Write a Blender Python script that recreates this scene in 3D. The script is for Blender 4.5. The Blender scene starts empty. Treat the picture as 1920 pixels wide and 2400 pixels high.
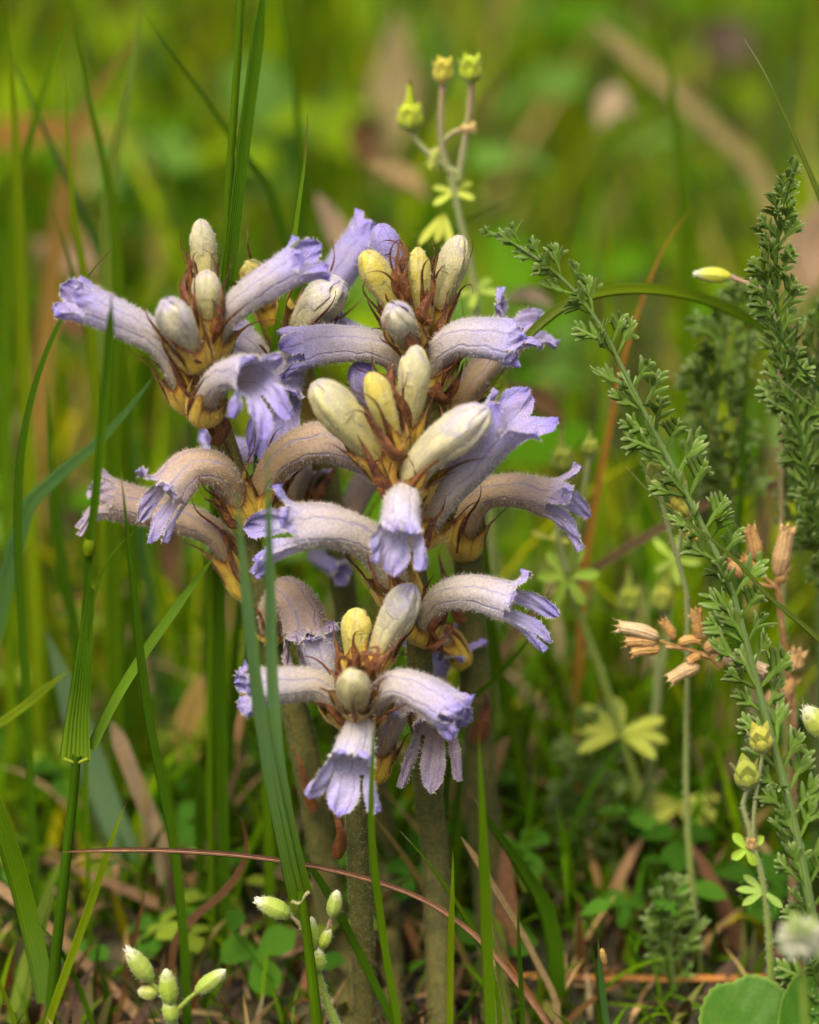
import bpy, math, random
import numpy as np
from mathutils import Vector, Matrix

R = math.radians
rng = np.random.default_rng(11)
random.seed(11)
sc = bpy.context.scene
col = sc.collection

# ------------------------------------------------------------------ camera
PITCH, DIST, FRAME_W = R(24), 0.75, 0.160      # looking down, focus distance, width of the field in focus
ZC = 0.112
CAM = np.array([0.0, -DIST * math.cos(PITCH), ZC + DIST * math.sin(PITCH)])
FWD = np.array([0.0, math.cos(PITCH), -math.sin(PITCH)])
UPV = np.array([0.0, math.sin(PITCH), math.cos(PITCH)])
RGT = np.array([1.0, 0.0, 0.0])
cam_d = bpy.data.cameras.new('camera')
cam = bpy.data.objects.new('camera', cam_d)
col.objects.link(cam)
cam.location = CAM
cam.rotation_euler = (R(90) - PITCH, 0, 0)
cam_d.sensor_fit = 'HORIZONTAL'
cam_d.sensor_width = 24.0
cam_d.lens = 24.0 * DIST / FRAME_W
cam_d.clip_start, cam_d.clip_end = 0.01, 200
cam_d.dof.use_dof = True
cam_d.dof.focus_distance = DIST + 0.001
cam_d.dof.aperture_fstop = 5.8
cam_d.dof.aperture_blades = 0
sc.camera = cam

# ------------------------------------------------------------------ light: bright overcast day
w = bpy.data.worlds.new('World'); sc.world = w; w.use_nodes = True
nt = w.node_tree
sky = nt.nodes.new('ShaderNodeTexSky'); sky.sky_type = 'NISHITA'; sky.sun_disc = False
SUN_EL, SUN_AZ = R(62), R(205)
sky.sun_elevation = SUN_EL; sky.sun_rotation = SUN_AZ
sky.dust_density = 6.0; sky.air_density = 0.45; sky.ozone_density = 0.2
nt.nodes['Background'].inputs['Strength'].default_value = 0.10
nt.links.new(sky.outputs[0], nt.nodes['Background'].inputs['Color'])
sun_d = bpy.data.lights.new('sun', 'SUN'); sun = bpy.data.objects.new('sun', sun_d); col.objects.link(sun)
sun_d.energy = 1.5; sun_d.angle = R(30); sun_d.color = (1.0, 0.92, 0.76)
sdir = Vector((math.sin(SUN_AZ) * math.cos(SUN_EL), math.cos(SUN_AZ) * math.cos(SUN_EL), math.sin(SUN_EL)))
sun.rotation_euler = sdir.to_track_quat('Z', 'Y').to_euler()
sun.location = (0, 0, 3)
vs = sc.view_settings
vs.view_transform = 'Standard'; vs.look = 'None'; vs.gamma = 1.0; vs.use_curve_mapping = False
vs.exposure = 1.62
sc.cycles.use_denoising = True
sc.cycles.max_bounces = 7; sc.cycles.diffuse_bounces = 4; sc.cycles.transmission_bounces = 5
sc.cycles.transparent_max_bounces = 4; sc.cycles.glossy_bounces = 2
sc.cycles.caustics_reflective = False; sc.cycles.caustics_refractive = False

# ------------------------------------------------------------------ helpers
def at(px, py, Y, ground=True):
    """pixel of the 1920x2400 photograph -> the point of its ray in the upright plane y = Y
    (on the soil, where that plane's point would lie under it)"""
    k = FRAME_W / 1920 / DIST
    d = FWD + RGT * ((px - 960) * k) - UPV * ((py - 1200) * k)
    p = CAM + d * ((Y - CAM[1]) / d[1])
    if ground and p[2] < 0:
        p = CAM + d * (-CAM[2] / d[2])
    return p

def mpp(p):
    """metres per photograph pixel at point p"""
    return float(np.dot(np.asarray(p) - CAM, FWD)) * FRAME_W / 1920 / DIST

def unit(v):
    v = np.asarray(v, float); n = np.linalg.norm(v)
    return v / n if n > 1e-12 else v

def catmull(P, n):
    P = np.asarray(P, float)
    if len(P) == 2:
        t = np.linspace(0, 1, n)[:, None]; return P[0] * (1 - t) + P[1] * t
    d = np.r_[0, np.cumsum(np.linalg.norm(np.diff(P[:, :3], axis=0), axis=1) + 1e-9)]
    m = np.empty_like(P)
    m[1:-1] = (P[2:] - P[:-2]) / (d[2:] - d[:-2])[:, None]
    m[0] = (P[1] - P[0]) / (d[1] - d[0]); m[-1] = (P[-1] - P[-2]) / (d[-1] - d[-2])
    out = []
    for s in np.linspace(0, d[-1], n):
        i = min(max(np.searchsorted(d, s, side='right') - 1, 0), len(P) - 2)
        h = d[i + 1] - d[i]; u = (s - d[i]) / h
        out.append((2*u**3 - 3*u*u + 1) * P[i] + (u**3 - 2*u*u + u) * h * m[i] + (-2*u**3 + 3*u*u) * P[i+1] + (u**3 - u*u) * h * m[i+1])
    return np.array(out)

def frames(P, up_end):
    """tangents and a twist-free frame, fixed by up_end at the last point"""
    T = np.gradient(P, axis=0); T /= np.linalg.norm(T, axis=1)[:, None] + 1e-12
    U = np.zeros_like(P)
    u = np.asarray(up_end, float); u = u - np.dot(u, T[-1]) * T[-1]
    if np.linalg.norm(u) < 0.05:
        u = np.array([0, -1.0, 0.3]); u = u - np.dot(u, T[-1]) * T[-1]
    U[-1] = unit(u)
    for i in range(len(P) - 2, -1, -1):
        v = U[i + 1] - np.dot(U[i + 1], T[i]) * T[i]; U[i] = unit(v)
    return T, U, np.cross(T, U)

class MB:
    """collects one mesh: vertices, faces, a colour (rgb + vein strength) and a 2D coordinate per vertex"""
    def __init__(s): s.v = []; s.f = []; s.c = []; s.t = []; s.m = []; s.n = 0
    def add(s, V, F, C, T=None, mat=0):
        V = np.asarray(V, float).reshape(-1, 3); k = len(V)
        C = np.asarray(C, float)
        if C.ndim == 1: C = np.tile(C, (k, 1))
        if C.shape[1] == 3: C = np.c_[C, np.zeros(k)]
        if T is None: T = np.zeros((k, 2))
        s.v.append(V); s.c.append(C); s.t.append(np.asarray(T, float))
        s.f.extend([tuple(i + s.n for i in f) for f in F]); s.m.extend([mat] * len(F)); s.n += k
        return s
    def grid(s, G, C, T=None, mat=0, wrap=False):
        """G rows x cols x 3"""
        G = np.asarray(G); r, c = G.shape[:2]
        F = [(i*c + j, i*c + (j+1) % c, (i+1)*c + (j+1) % c, (i+1)*c + j) for i in range(r-1) for j in range(c if wrap else c-1)]
        C = np.asarray(C, float)
        if C.ndim == 3: C = C.reshape(-1, C.shape[2])
        if T is not None: T = np.asarray(T).reshape(-1, 2)
        return s.add(G.reshape(-1, 3), F, C, T, mat)
    def hairs(s, dens, length, width, color, lean=0.5, mat=1, cap=6000, both=False):
        """fine standing hairs, dens per square millimetre"""
        V = np.vstack(s.v); tri = []
        for f, m in zip(s.f, s.m):
            if m == mat: continue
            for k in range(1, len(f) - 1): tri.append((f[0], f[k], f[k+1]))
        tri = np.array(tri); A, B, Cc = V[tri[:, 0]], V[tri[:, 1]], V[tri[:, 2]]
        nrm = np.cross(B - A, Cc - A); ar = np.linalg.norm(nrm, axis=1) / 2
        n = int(min(cap, dens * ar.sum() * 1e6))
        if n < 1: return s
        idx = rng.choice(len(tri), n, p=ar / ar.sum())
        r1, r2 = np.sqrt(rng.random(n)), rng.random(n)
        p = A[idx]*(1-r1)[:, None] + B[idx]*(r1*(1-r2))[:, None] + Cc[idx]*(r1*r2)[:, None]
        nn = nrm[idx] / (np.linalg.norm(nrm[idx], axis=1)[:, None] + 1e-15)
        if both: nn *= rng.choice([-1, 1], n)[:, None]
        d = nn + rng.normal(0, lean, (n, 3)); d /= np.linalg.norm(d, axis=1)[:, None]
        sd = np.cross(d, rng.normal(0, 1, (n, 3))); sd /= np.linalg.norm(sd, axis=1)[:, None] + 1e-12
        L = length * rng.uniform(0.5, 1.25, n)[:, None]
        W = np.empty((n, 3, 3)); W[:, 0] = p - sd*width/2 - nn*5e-5; W[:, 1] = p + sd*width/2 - nn*5e-5; W[:, 2] = p + d*L
        s.add(W.reshape(-1, 3), [(3*i, 3*i+1, 3*i+2) for i in range(n)], color, None, mat)
        return s
    def mesh(s, name, mats, origin):
        me = bpy.data.meshes.new(name)
        V = np.vstack(s.v) - np.asarray(origin)
        me.from_pydata(V.tolist(), [], s.f)
        me.polygons.foreach_set('material_index', s.m)
        me.polygons.foreach_set('use_smooth', [True] * len(s.f))
        a = me.attributes.new('Col', 'FLOAT_COLOR', 'POINT'); a.data.foreach_set('color', np.vstack(s.c).astype(np.float32).ravel())
        b = me.attributes.new('tuv', 'FLOAT2', 'POINT'); b.data.foreach_set('vector', np.vstack(s.t).astype(np.float32).ravel())
        for m in mats: me.materials.append(m)
        me.update()
        return me
    def build(s, name, mats, parent=None, origin=None, loc=None):
        """a part: its vertices are kept relative to the thing's base point"""
        if not isinstance(mats, (list, tuple)): mats = [mats]
        if origin is None: origin = ROOT[parent.name] if parent is not None else s.v[0][0]
        o = bpy.data.objects.new(name, s.mesh(name, mats, origin)); col.objects.link(o)
        if parent is not None: o.parent = parent
        else: o.location = origin
        ROOT[o.name] = np.asarray(origin, float)
        return o
ROOT = {}

def thing(name, loc, label, cat, group=None):
    o = bpy.data.objects.new(name, None); col.objects.link(o); o.location = loc
    o.empty_display_size = 0.01
    ROOT[o.name] = np.asarray(loc, float)
    return tag(o, label, cat, group)
def tag(o, label, cat, group=None):
    o['label'] = label; o['category'] = cat
    if group: o['group'] = group
    return o

def lin(c):
    c = np.asarray(c, float) / 255
    return np.where(c <= 0.04045, c / 12.92, ((c + 0.055) / 1.055) ** 2.4)

# ------------------------------------------------------------------ materials: colour comes from the thing's own 'Col'
def mat(name, rough=0.6, transl=0.25, spec=0.3, vein=None, veins=10, vein_w=0.11, mottle=None, mottle_scale=900, mottle_amt=0.3,
        ribs=0, rib_amt=0.25, bump=0.15, bump_scale=3000, sheen=0.0, grain=0.0):
    m = bpy.data.materials.new(name); m.use_nodes = True
    N, L = m.node_tree.nodes, m.node_tree.links
    bs = N['Principled BSDF']; out = N['Material Output']
    ca = N.new('ShaderNodeAttribute'); ca.attribute_name = 'Col'
    ta = N.new('ShaderNodeAttribute'); ta.attribute_name = 'tuv'
    tc = N.new('ShaderNodeTexCoord')
    sep = N.new('ShaderNodeSeparateXYZ'); L.new(ta.outputs['Vector'], sep.inputs[0])
    def mth(op, a, b=None, c=None):
        n = N.new('ShaderNodeMath'); n.operation = op
        for i, x in enumerate((a, b, c)):
            if x is None: continue
            if isinstance(x, (int, float)): n.inputs[i].default_value = x
            else: L.new(x, n.inputs[i])
        return n.outputs[0]
    def noise(scale, detail=3, rough=0.55):
        n = N.new('ShaderNodeTexNoise'); n.inputs['Scale'].default_value = scale; n.inputs['Detail'].default_value = detail
        n.inputs['Roughness'].default_value = rough; L.new(tc.outputs['Object'], n.inputs['Vector']); return n.outputs['Fac']
    def mix(f, a, b, mode='MIX'):
        n = N.new('ShaderNodeMix'); n.data_type = 'RGBA'; n.blend_type = mode
        for s, x in ((0, f), (6, a), (7, b)):
            if isinstance(x, (int, float)): n.inputs[s].default_value = x
            elif isinstance(x, (tuple, list, np.ndarray)): n.inputs[s].default_value = (*x[:3], 1)
            else: L.new(x, n.inputs[s])
        return n.outputs[2]
    def ramp(x, lo, hi):
        n = N.new('ShaderNodeMapRange'); n.interpolation_type = 'SMOOTHSTEP'
        L.new(x, n.inputs[0]); n.inputs[1].default_value = lo; n.inputs[2].default_value = hi; return n.outputs[0]
    c = ca.outputs['Color']
    if mottle is not None:
        f = mth('MULTIPLY', ramp(noise(mottle_scale), 0.42, 0.68), mottle_amt)
        c = mix(f, c, mottle)
    if grain:
        g = noise(bump_scale * 0.8, 2)
        c = mix(mth('MULTIPLY', ramp(g, 0.35, 0.7), grain), c, mix(1.0, c, (0.45, 0.42, 0.4), 'MULTIPLY'))
    h = noise(bump_scale, 3)
    if vein is not None:
        wob = mth('MULTIPLY', mth('SUBTRACT', noise(300, 2), 0.5), 0.55)
        fr = mth('FRACT', mth('ADD', mth('MULTIPLY', sep.outputs['Y'], float(veins)), wob))
        dist = mth('ABSOLUTE', mth('SUBTRACT', fr, 0.5))
        line = mth('SUBTRACT', 1.0, ramp(dist, vein_w * 0.3, vein_w))
        brk = ramp(noise(500, 2), 0.12, 0.6)
        f = mth('MULTIPLY', mth('MULTIPLY', line, ca.outputs['Alpha']), brk)
        c = mix(f, c, vein)
        h = mth('SUBTRACT', h, mth('MULTIPLY', line, 0.8))
    if ribs:
        s = mth('SINE', mth('MULTIPLY', sep.outputs['Y'], float(ribs)))
        s2 = mth('MULTIPLY_ADD', s, 0.5, 0.5)
        c = mix(mth('MULTIPLY', s2, rib_amt), c, mix(1.0, c, (0.5, 0.55, 0.4), 'MULTIPLY'))
        h = mth('ADD', mth('MULTIPLY', s2, 1.2), mth('MULTIPLY', h, 0.5))
        c = mix(mth('MULTIPLY', ramp(noise(160, 4), 0.4, 0.75), 0.30), c, mix(1.0, c, (1.35, 1.1, 0.6), 'MULTIPLY'))
    bp = N.new('ShaderNodeBump'); bp.inputs['Strength'].default_value = bump; bp.inputs['Distance'].default_value = 0.0004
    L.new(h, bp.inputs['Height'])
    L.new(c, bs.inputs['Base Color']); L.new(bp.outputs[0], bs.inputs['Normal'])
    bs.inputs['Roughness'].default_value = rough
    bs.inputs['Specular IOR Level'].default_value = spec
    if sheen:
        bs.inputs['Sheen Weight'].default_value = sheen; bs.inputs['Sheen Roughness'].default_value = 0.4
    if transl:
        tr = N.new('ShaderNodeBsdfTranslucent'); L.new(c, tr.inputs['Color']); L.new(bp.outputs[0], tr.inputs['Normal'])
        mx = N.new('ShaderNodeMixShader'); mx.inputs[0].default_value = transl
        L.new(bs.outputs[0], mx.inputs[1]); L.new(tr.outputs[0], mx.inputs[2]); L.new(mx.outputs[0], out.inputs['Surface'])
    return m

M_PETAL = mat('petal', 0.62, 0.22, 0.25, vein=(0.20, 0.19, 0.33), veins=7, vein_w=0.10, mottle=(0.44, 0.33, 0.21), mottle_scale=260, mottle_amt=0.22, bump=0.5, bump_scale=2600, sheen=0.15, grain=0.32)
M_BUD = mat('bud_skin', 0.6, 0.18, 0.25, vein=(0.34, 0.32, 0.22), veins=5, vein_w=0.13, mottle=(0.72, 0.66, 0.30), mottle_scale=300, mottle_amt=0.40, bump=0.5, bump_scale=2600, sheen=0.1, grain=0.30)
M_CALYX = mat('calyx_skin', 0.6, 0.15, 0.3, vein=(0.16, 0.055, 0.012), veins=12, vein_w=0.16, mottle=(0.30, 0.20, 0.03), mottle_scale=420, mottle_amt=0.5, bump=0.4, bump_scale=2200, sheen=0.15)
M_BROWN = mat('withered_bract', 0.55, 0.08, 0.45, mottle=(0.25, 0.085, 0.015), mottle_scale=700, mottle_amt=0.75, bump=0.9, bump_scale=2500, grain=0.7)
M_STEM = mat('broomrape_stem', 0.65, 0.05, 0.3, mottle=(0.15, 0.13, 0.025), mottle_scale=260, mottle_amt=0.6, bump=0.5, bump_scale=1500, grain=0.5)
M_HAIR = mat('glandular_hair', 0.5, 0.45, 0.4, bump=0.0)
M_GRASS = mat('grass_blade', 0.45, 0.42, 0.16, ribs=22.0, rib_amt=0.4, bump=0.5, bump_scale=900)
M_STRAW = mat('dry_straw', 0.6, 0.12, 0.35, ribs=16.0, rib_amt=0.6, bump=0.6, bump_scale=900, grain=0.4)
M_MEADOW = mat('meadow_grass', 0.8, 0.45, 0.0, bump=0.0)
M_LEAF = mat('leaf', 0.5, 0.40, 0.14, mottle=(0.10, 0.20, 0.02), mottle_scale=350, mottle_amt=0.25, bump=0.5, bump_scale=1200, grain=0.15)
M_GERAN = mat('hairy_leaf', 0.6, 0.30, 0.25, mottle=(0.30, 0.34, 0.05), mottle_scale=300, mottle_amt=0.35, bump=0.4, bump_scale=1500, sheen=0.15)
M_DRY = mat('dry_calyx', 0.6, 0.25, 0.3, vein=(0.30, 0.14, 0.03), veins=10, vein_w=0.16, mottle=(0.62, 0.42, 0.18), mottle_scale=500, mottle_amt=0.5, bump=0.6, bump_scale=1800, grain=0.3)
HAIR = (0.80, 0.76, 0.62)

# ------------------------------------------------------------------ ground
def ground():
    n = 160
    a = np.linspace(-1, 1, n); a = np.sign(a) * (np.abs(a) ** 3) * 30
    X, Y = np.meshgrid(a, a + 0.3)
    Z = -0.003 + 0.0025 * (np.sin(X * 61 + np.sin(Y * 37)) * np.sin(Y * 53 + 1) + 0.6 * np.sin(X * 140 + Y * 90)) * np.exp(-(X**2 + Y**2) / 9)
    m = MB(); m.grid(np.dstack([X, Y, Z]), np.tile((0.1, 0.07, 0.03), (n * n, 1)))
    g = bpy.data.materials.new('soil'); g.use_nodes = True
    N, L = g.node_tree.nodes, g.node_tree.links; bs = N['Principled BSDF']
    tc = N.new('ShaderNodeTexCoord')
    n1 = N.new('ShaderNodeTexNoise'); n1.inputs['Scale'].default_value = 55; n1.inputs['Detail'].default_value = 6; n1.inputs['Roughness'].default_value = 0.7
    L.new(tc.outputs['Object'], n1.inputs['Vector'])
    cr = N.new('ShaderNodeValToRGB'); L.new(n1.outputs['Fac'], cr.inputs[0])
    e = cr.color_ramp.elements; e[0].position = 0.3; e[0].color = (0.014, 0.010, 0.004, 1); e[1].position = 0.7; e[1].color = (0.085, 0.058, 0.024, 1)
    x = cr.color_ramp.elements.new(0.52); x.color = (0.034, 0.032, 0.008, 1)
    bp = N.new('ShaderNodeBump'); bp.inputs['Distance'].default_value = 0.004; L.new(n1.outputs['Fac'], bp.inputs['Height']); L.new(bp.outputs[0], bs.inputs['Normal'])
    L.new(cr.outputs[0], bs.inputs['Base Color']); bs.inputs['Roughness'].default_value = 0.9
    o = m.build('ground', g, None, origin=(0, 0, 0)); o['kind'] = 'structure'
ground()

# ------------------------------------------------------------------ sweeps
def sweep(m, P, rx, ry, U, S, nv, colors, mat=0, v0=0.0, v1=2 * math.pi, vscale=1.0, shape=None, tline=None):
    """tube (or part of one) along P; angle 0 is U; returns the grid"""
    full = abs(v1 - v0 - 2 * math.pi) < 1e-6
    ph = np.linspace(v0, v1, nv + 1)
    n = len(P); t = np.linspace(0, 1, n) if tline is None else tline
    rx = np.broadcast_to(rx, n); ry = np.broadcast_to(ry, n)
    k = np.ones((n, nv + 1)) if shape is None else shape(t[:, None], ph[None, :])
    G = P[:, None, :] + (ry[:, None] * np.cos(ph) * k)[..., None] * U[:, None, :] + (rx[:, None] * np.sin(ph) * k)[..., None] * S[:, None, :]
    C = np.repeat(np.asarray(colors)[:, None, :], nv + 1, axis=1)
    T = np.dstack([np.repeat(t[:, None], nv + 1, 1), np.repeat((ph / (2 * math.pi) * vscale)[None, :], n, 0)])
    m.grid(G, C, T, mat)
    return G

def colramp(t, stops):
    """stops [(t, (r,g,b,vein))]"""
    xs = [s[0] for s in stops]; A = np.array([s[1] for s in stops], float)
    return np.stack([np.interp(t, xs, A[:, k]) for k in range(A.shape[1])], -1)

def thread(m, p, d, length, w0, w1, curl, color, n=14, seed=None, flat=0.6, tipcol=None, drift=None):
    """a withered tapering point that curls at random"""
    r = np.random.default_rng(seed if seed is not None else rng.integers(1 << 30))
    d = unit(d); ax = unit(r.normal(0, 1, 3)); P = [np.asarray(p, float)]; st = length / (n - 1)
    for i in range(n - 1):
        a = curl * (i / n) ** 1.3 * r.uniform(0.4, 1.5) / n * 3
        ax = unit(ax + r.normal(0, 0.22, 3))
        d = unit(d + np.cross(ax, d) * a + (0 if drift is None else np.asarray(drift) * 0.12))
        P.append(P[-1] + d * st)
    P = np.array(P); T, U, S = frames(P, r.normal(0, 1, 3))
    s = np.linspace(0, 1, n); wd = w1 + (w0 - w1) * np.clip(1 - s * 2.2, 0, 1) ** 1.3; wd[-1] = w1 * 0.3
    c0 = np.asarray(color); c1 = c0 * 0.7 if tipcol is None else np.asarray(tipcol)
    C = np.c_[c0 * (1 - s)[:, None] + c1 * s[:, None], np.zeros(n)]
    sweep(m, P, wd / 2, wd / 2 * flat, U, S, 6, C)

BROWN = np.array((0.060, 0.016, 0.004)); BROWN2 = np.array((0.115, 0.034, 0.006)); ORANGE = np.array((0.34, 0.13, 0.018))
TONES = {   # colour along the corolla: base, middle, mouth, lobe base, lobe tip, vein strength
 'fresh':  ((0.413, 0.289, 0.087), (0.436, 0.393, 0.354), (0.350, 0.322, 0.556), (0.310, 0.276, 0.539), (0.180, 0.148, 0.480), .60),
 'pale':   ((0.430, 0.323, 0.096), (0.454, 0.421, 0.383), (0.416, 0.393, 0.556), (0.387, 0.365, 0.557), (0.230, 0.200, 0.510), .60),
 'tan':    ((0.413, 0.238, 0.052), (0.361, 0.251, 0.126), (0.353, 0.281, 0.270), (0.344, 0.297, 0.452), (0.267, 0.234, 0.505), .62),
 'old':    ((0.361, 0.238, 0.087), (0.353, 0.255, 0.165), (0.327, 0.246, 0.217), (0.335, 0.264, 0.296), (0.301, 0.246, 0.365), .70),
 'grey':   ((0.430, 0.323, 0.096), (0.416, 0.360, 0.277), (0.397, 0.370, 0.460), (0.353, 0.327, 0.522), (0.195, 0.165, 0.490), .68),
 'violet': ((0.327, 0.297, 0.400), (0.327, 0.297, 0.470), (0.284, 0.255, 0.522), (0.275, 0.238, 0.539), (0.215, 0.178, 0.522), .5),
 'yellow': ((0.456, 0.315, 0.039), (0.490, 0.408, 0.065), (0.525, 0.451, 0.057), (0.499, 0.416, 0.078), (0.447, 0.374, 0.122), .40),
 'cream':  ((0.464, 0.340, 0.052), (0.464, 0.412, 0.148), (0.456, 0.425, 0.217), (0.439, 0.408, 0.252), (0.310, 0.281, 0.400), .50),
 'white':  ((0.447, 0.340, 0.078), (0.430, 0.395, 0.244), (0.413, 0.391, 0.365), (0.396, 0.374, 0.418), (0.241, 0.212, 0.470), .55),
}

class Plant:
    def __init__(s, label, Y, axis, widths, tip=None, seed=0, gold=.85):
        s.gold = gold; s.Y = Y; s.rng = np.random.default_rng(seed)
        pts = [at(a[0], a[1], Y + (a[2] * 1e-3 if len(a) > 2 else 0)) for a in axis]
        base = pts[0].copy(); base[2] = 0
        s.root = thing('broomrape_plant', base, label, 'broomrape', 'broomrape plants flowering in one clump')
        P = np.array([[*p, w_ * .92 * mpp(p)] for p, w_ in zip(pts, widths)])
        Q = catmull(P, 70); s.P, s.W = Q[:, :3], np.maximum(Q[:, 3], 2e-4)
        T, U, S = frames(s.P, (0, -1, 0.2)); s.T = T
        t = np.linspace(0, 1, 70)
        C = colramp(t, [(0, (.085, .076, .014, 0)), (.35, (.075, .078, .015, 0)), (.72, (.085, .090, .020, 0)), (s.gold, (.11, .105, .022, 0)), (min(s.gold + .06, .99), (.42, .29, .045, 0)), (1, (.46, .32, .05, 0))])
        m = MB(); ph1, ph2 = s.rng.uniform(0, 6, 2)
        sweep(m, s.P, s.W / 2, s.W / 2, U, S, 20, C, shape=lambda t, p: 1 + .035 * np.cos(5 * p + ph1 + 3 * t) + .03 * np.sin(37 * t + 2 * p + ph2))
        m.hairs(5.0, 5.5e-4, 9e-5, (0.33, 0.33, 0.15), 0.6, cap=11000)
        s.stem = m.build('stem', [M_STEM, M_HAIR], s.root)
    def p(s, px, py, dy=0): return at(px, py, s.Y + dy * 1e-3)
    def path(s, pts): return [s.p(q[0], q[1], q[2] if len(q) > 2 else 0) for q in pts]

    def calyx(s, flower, P, Rr, U, S, T, end, big=1.0, teeth=4, tooth_px=75, dark=0.5):
        """the cup round a corolla's base with its withered points"""
        r = s.rng; n = len(P); end = min(end * 1.22, .72); big = big * 1.20; tooth_px *= 1.3; k = max(5, int(n * end)); Pk = P[:k]
        t = np.linspace(0, 1, k); sc_ = mpp(P[0])
        rad = Rr[:k] * (1.10 + .10 * np.sin(np.clip(t * 1.25, 0, 1) * math.pi)) * big + 1.2e-4
        m = MB(); nv = 40; ph0 = r.uniform(0, 6); k = min(n - 2, k + 2); Pk = P[:k]; t = np.linspace(0, 1, k); rad = Rr[:k] * (1.10 + .10 * np.sin(np.clip(t * 1.25, 0, 1) * math.pi)) * big + 1.2e-4 + 2.5e-4 * t
        edge = lambda p: 0.44 * np.abs(np.sin(teeth / 2 * p + ph0)) ** .75
        tt = np.linspace(0, 1, k)
        C = colramp(t, [(0, (.54, .35, .025, .15)), (.45, (.60, .42, .045, .35)), (.8, (.54, .34, .035, .55)), (.93, (.26, .10, .014, .9)), (1, (.085, .024, .005, 1))])
        ph = np.linspace(0, 2 * math.pi, nv + 1)
        G = []
        for j, a in enumerate(ph):
            sj = tt * (1 - edge(a)); ii = sj * (k - 1); i0 = np.clip(ii.astype(int), 0, k - 2); f = (ii - i0)[:, None]
            pt = Pk[i0] * (1 - f) + Pk[i0 + 1] * f; rr = (rad[i0][:, None] * (1 - f) + rad[i0 + 1][:, None] * f)
            u = U[i0] * math.cos(a) + S[i0] * math.sin(a)
            kk = 1 + .07 * math.cos(teeth * a + 2 * ph0) * (1 - .3 * t[:, None]) + .03 * np.sin(9 * t + 3 * a)[:, None]
            G.append(pt + u * rr * kk)
        G = np.array(G).transpose(1, 0, 2)
        TT = np.dstack([np.repeat(t[:, None], nv + 1, 1), np.repeat((ph / (2 * math.pi))[None], k, 0)])
        m.grid(G, np.repeat(C[:, None], nv + 1, 1), TT)
        m.hairs(3.0, 5.5e-4, 9e-5, (.62, .48, .18), 0.5)
        c = m.build('calyx', [M_CALYX, M_HAIR], flower)
        for q in range(teeth):
            a = -ph0 * 2 / teeth + q * 2 * math.pi / teeth + r.normal(0, .15)
            i = int(k * .55); u = U[i] * math.cos(a) + S[i] * math.sin(a)
            mt = MB()
            st = P[i] + u * (rad[i] + 2e-4)
            # a dark rib that runs up the cup and leaves it as a curling point
            rib = [P[j] + (U[j] * math.cos(a) + S[j] * math.sin(a)) * (rad[j] * 1.03 + 1e-4) for j in range(int(k * .25), k)]
            L = tooth_px * sc_ * r.uniform(.6, 1.25)
            d = unit(T[k - 1] * 1.0 + (U[k-1] * math.cos(a) + S[k-1] * math.sin(a)) * r.uniform(.05, .5))
            ext = [rib[-1]]; ax = unit(r.normal(0, 1, 3)); curl = r.uniform(.10, .34)
            for e in range(12):
                d = unit(d + np.cross(ax, d) * curl * (e / 8)); ax = unit(ax + r.normal(0, .25, 3))
                ext.append(ext[-1] + d * L / 12)
            PP = catmull(np.array(rib + ext[1:]), 30); Tt, Ut, St = frames(PP, r.normal(0, 1, 3))
            x = np.linspace(0, 1, 30); wd = (6.5 + 8 * np.exp(-((x - .34) / .16) ** 2)) * sc_ * np.clip((1.02 - x) * 3, .25, 1)
            cc = np.c_[BROWN2 * (1 - x)[:, None] + BROWN * x[:, None], np.zeros(30)] if r.random() > .25 else np.c_[ORANGE * (1 - x)[:, None] * .7 + BROWN2 * x[:, None], np.zeros(30)]
            # flat against the cup: wide sideways, thin outwards
            Uo = np.array([unit(np.cross(Tt[z], unit(np.cross(u, Tt[z])))) for z in range(30)]); So = np.cross(Tt, Uo)
            sweep(mt, PP, wd / 2, wd / 2 * .45, Uo, So, 6, cc)
            mt.build('calyx_tooth', M_BROWN, flower)
        return c

    def bract(s, parent, pts, w_px, curl=.2, color=BROWN, name='bract'):
        """withered leaf scale: a folded triangle drawn out to a thread"""
        P = catmull(s.path(pts), 26); sc_ = mpp(P[0]); r = s.rng
        view = unit(CAM - P[10]); T, U, S = frames(P, view)
        for i in range(26):                                     # curl the drawn-out tip
            if i > 16: P[i] = P[i] + (S[i] * math.sin((i - 16) * .7 + r.uniform(0, .3)) + U[i] * math.cos((i - 16) * .6)) * curl * 14 * sc_ * (i - 16) / 10
        T, U, S = frames(P, view)
        x = np.linspace(0, 1, 26); wd = .84 * w_px * sc_ * (np.clip(1 - x, 0, 1) ** 1.3 * np.clip(.55 + 3 * x, 0, 1) + .09 * (1 - x ** 8))
        c = np.linspace(-1, 1, 9); G = []
        f1, f2 = r.uniform(0, 6, 2)
        for i in range(26):
            fold = (.35 * (1 - c ** 2) + .10 * np.sin(4 * c + f1 + 6 * x[i]) + .07 * np.sin(11 * x[i] + f2))
            G.append(P[i] + S[i] * (c * wd[i] / 2)[:, None] + U[i] * (fold * wd[i] * .6)[:, None])
        G = np.array(G)
        cc = np.asarray(color); mixc = np.clip(1 - x * 1.8, 0, 1)[:, None]
        C = cc * (1 - mixc * .5) + ORANGE * mixc * .35
        C = np.repeat(np.c_[C, np.zeros(26)][:, None], 9, 1)
        m = MB(); m.grid(G, C, np.dstack([np.repeat(x[:, None], 9, 1), np.repeat(c[None], 26, 0)]))
        B = G - U[:, None, :] * (1.2e-4)
        m.grid(B, C, None)
        m.hairs(3.0, 2.5e-4, 5e-5, (.5, .38, .22), .5, cap=900)
        return m.build(name, [M_BROWN, M_HAIR], parent)

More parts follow.
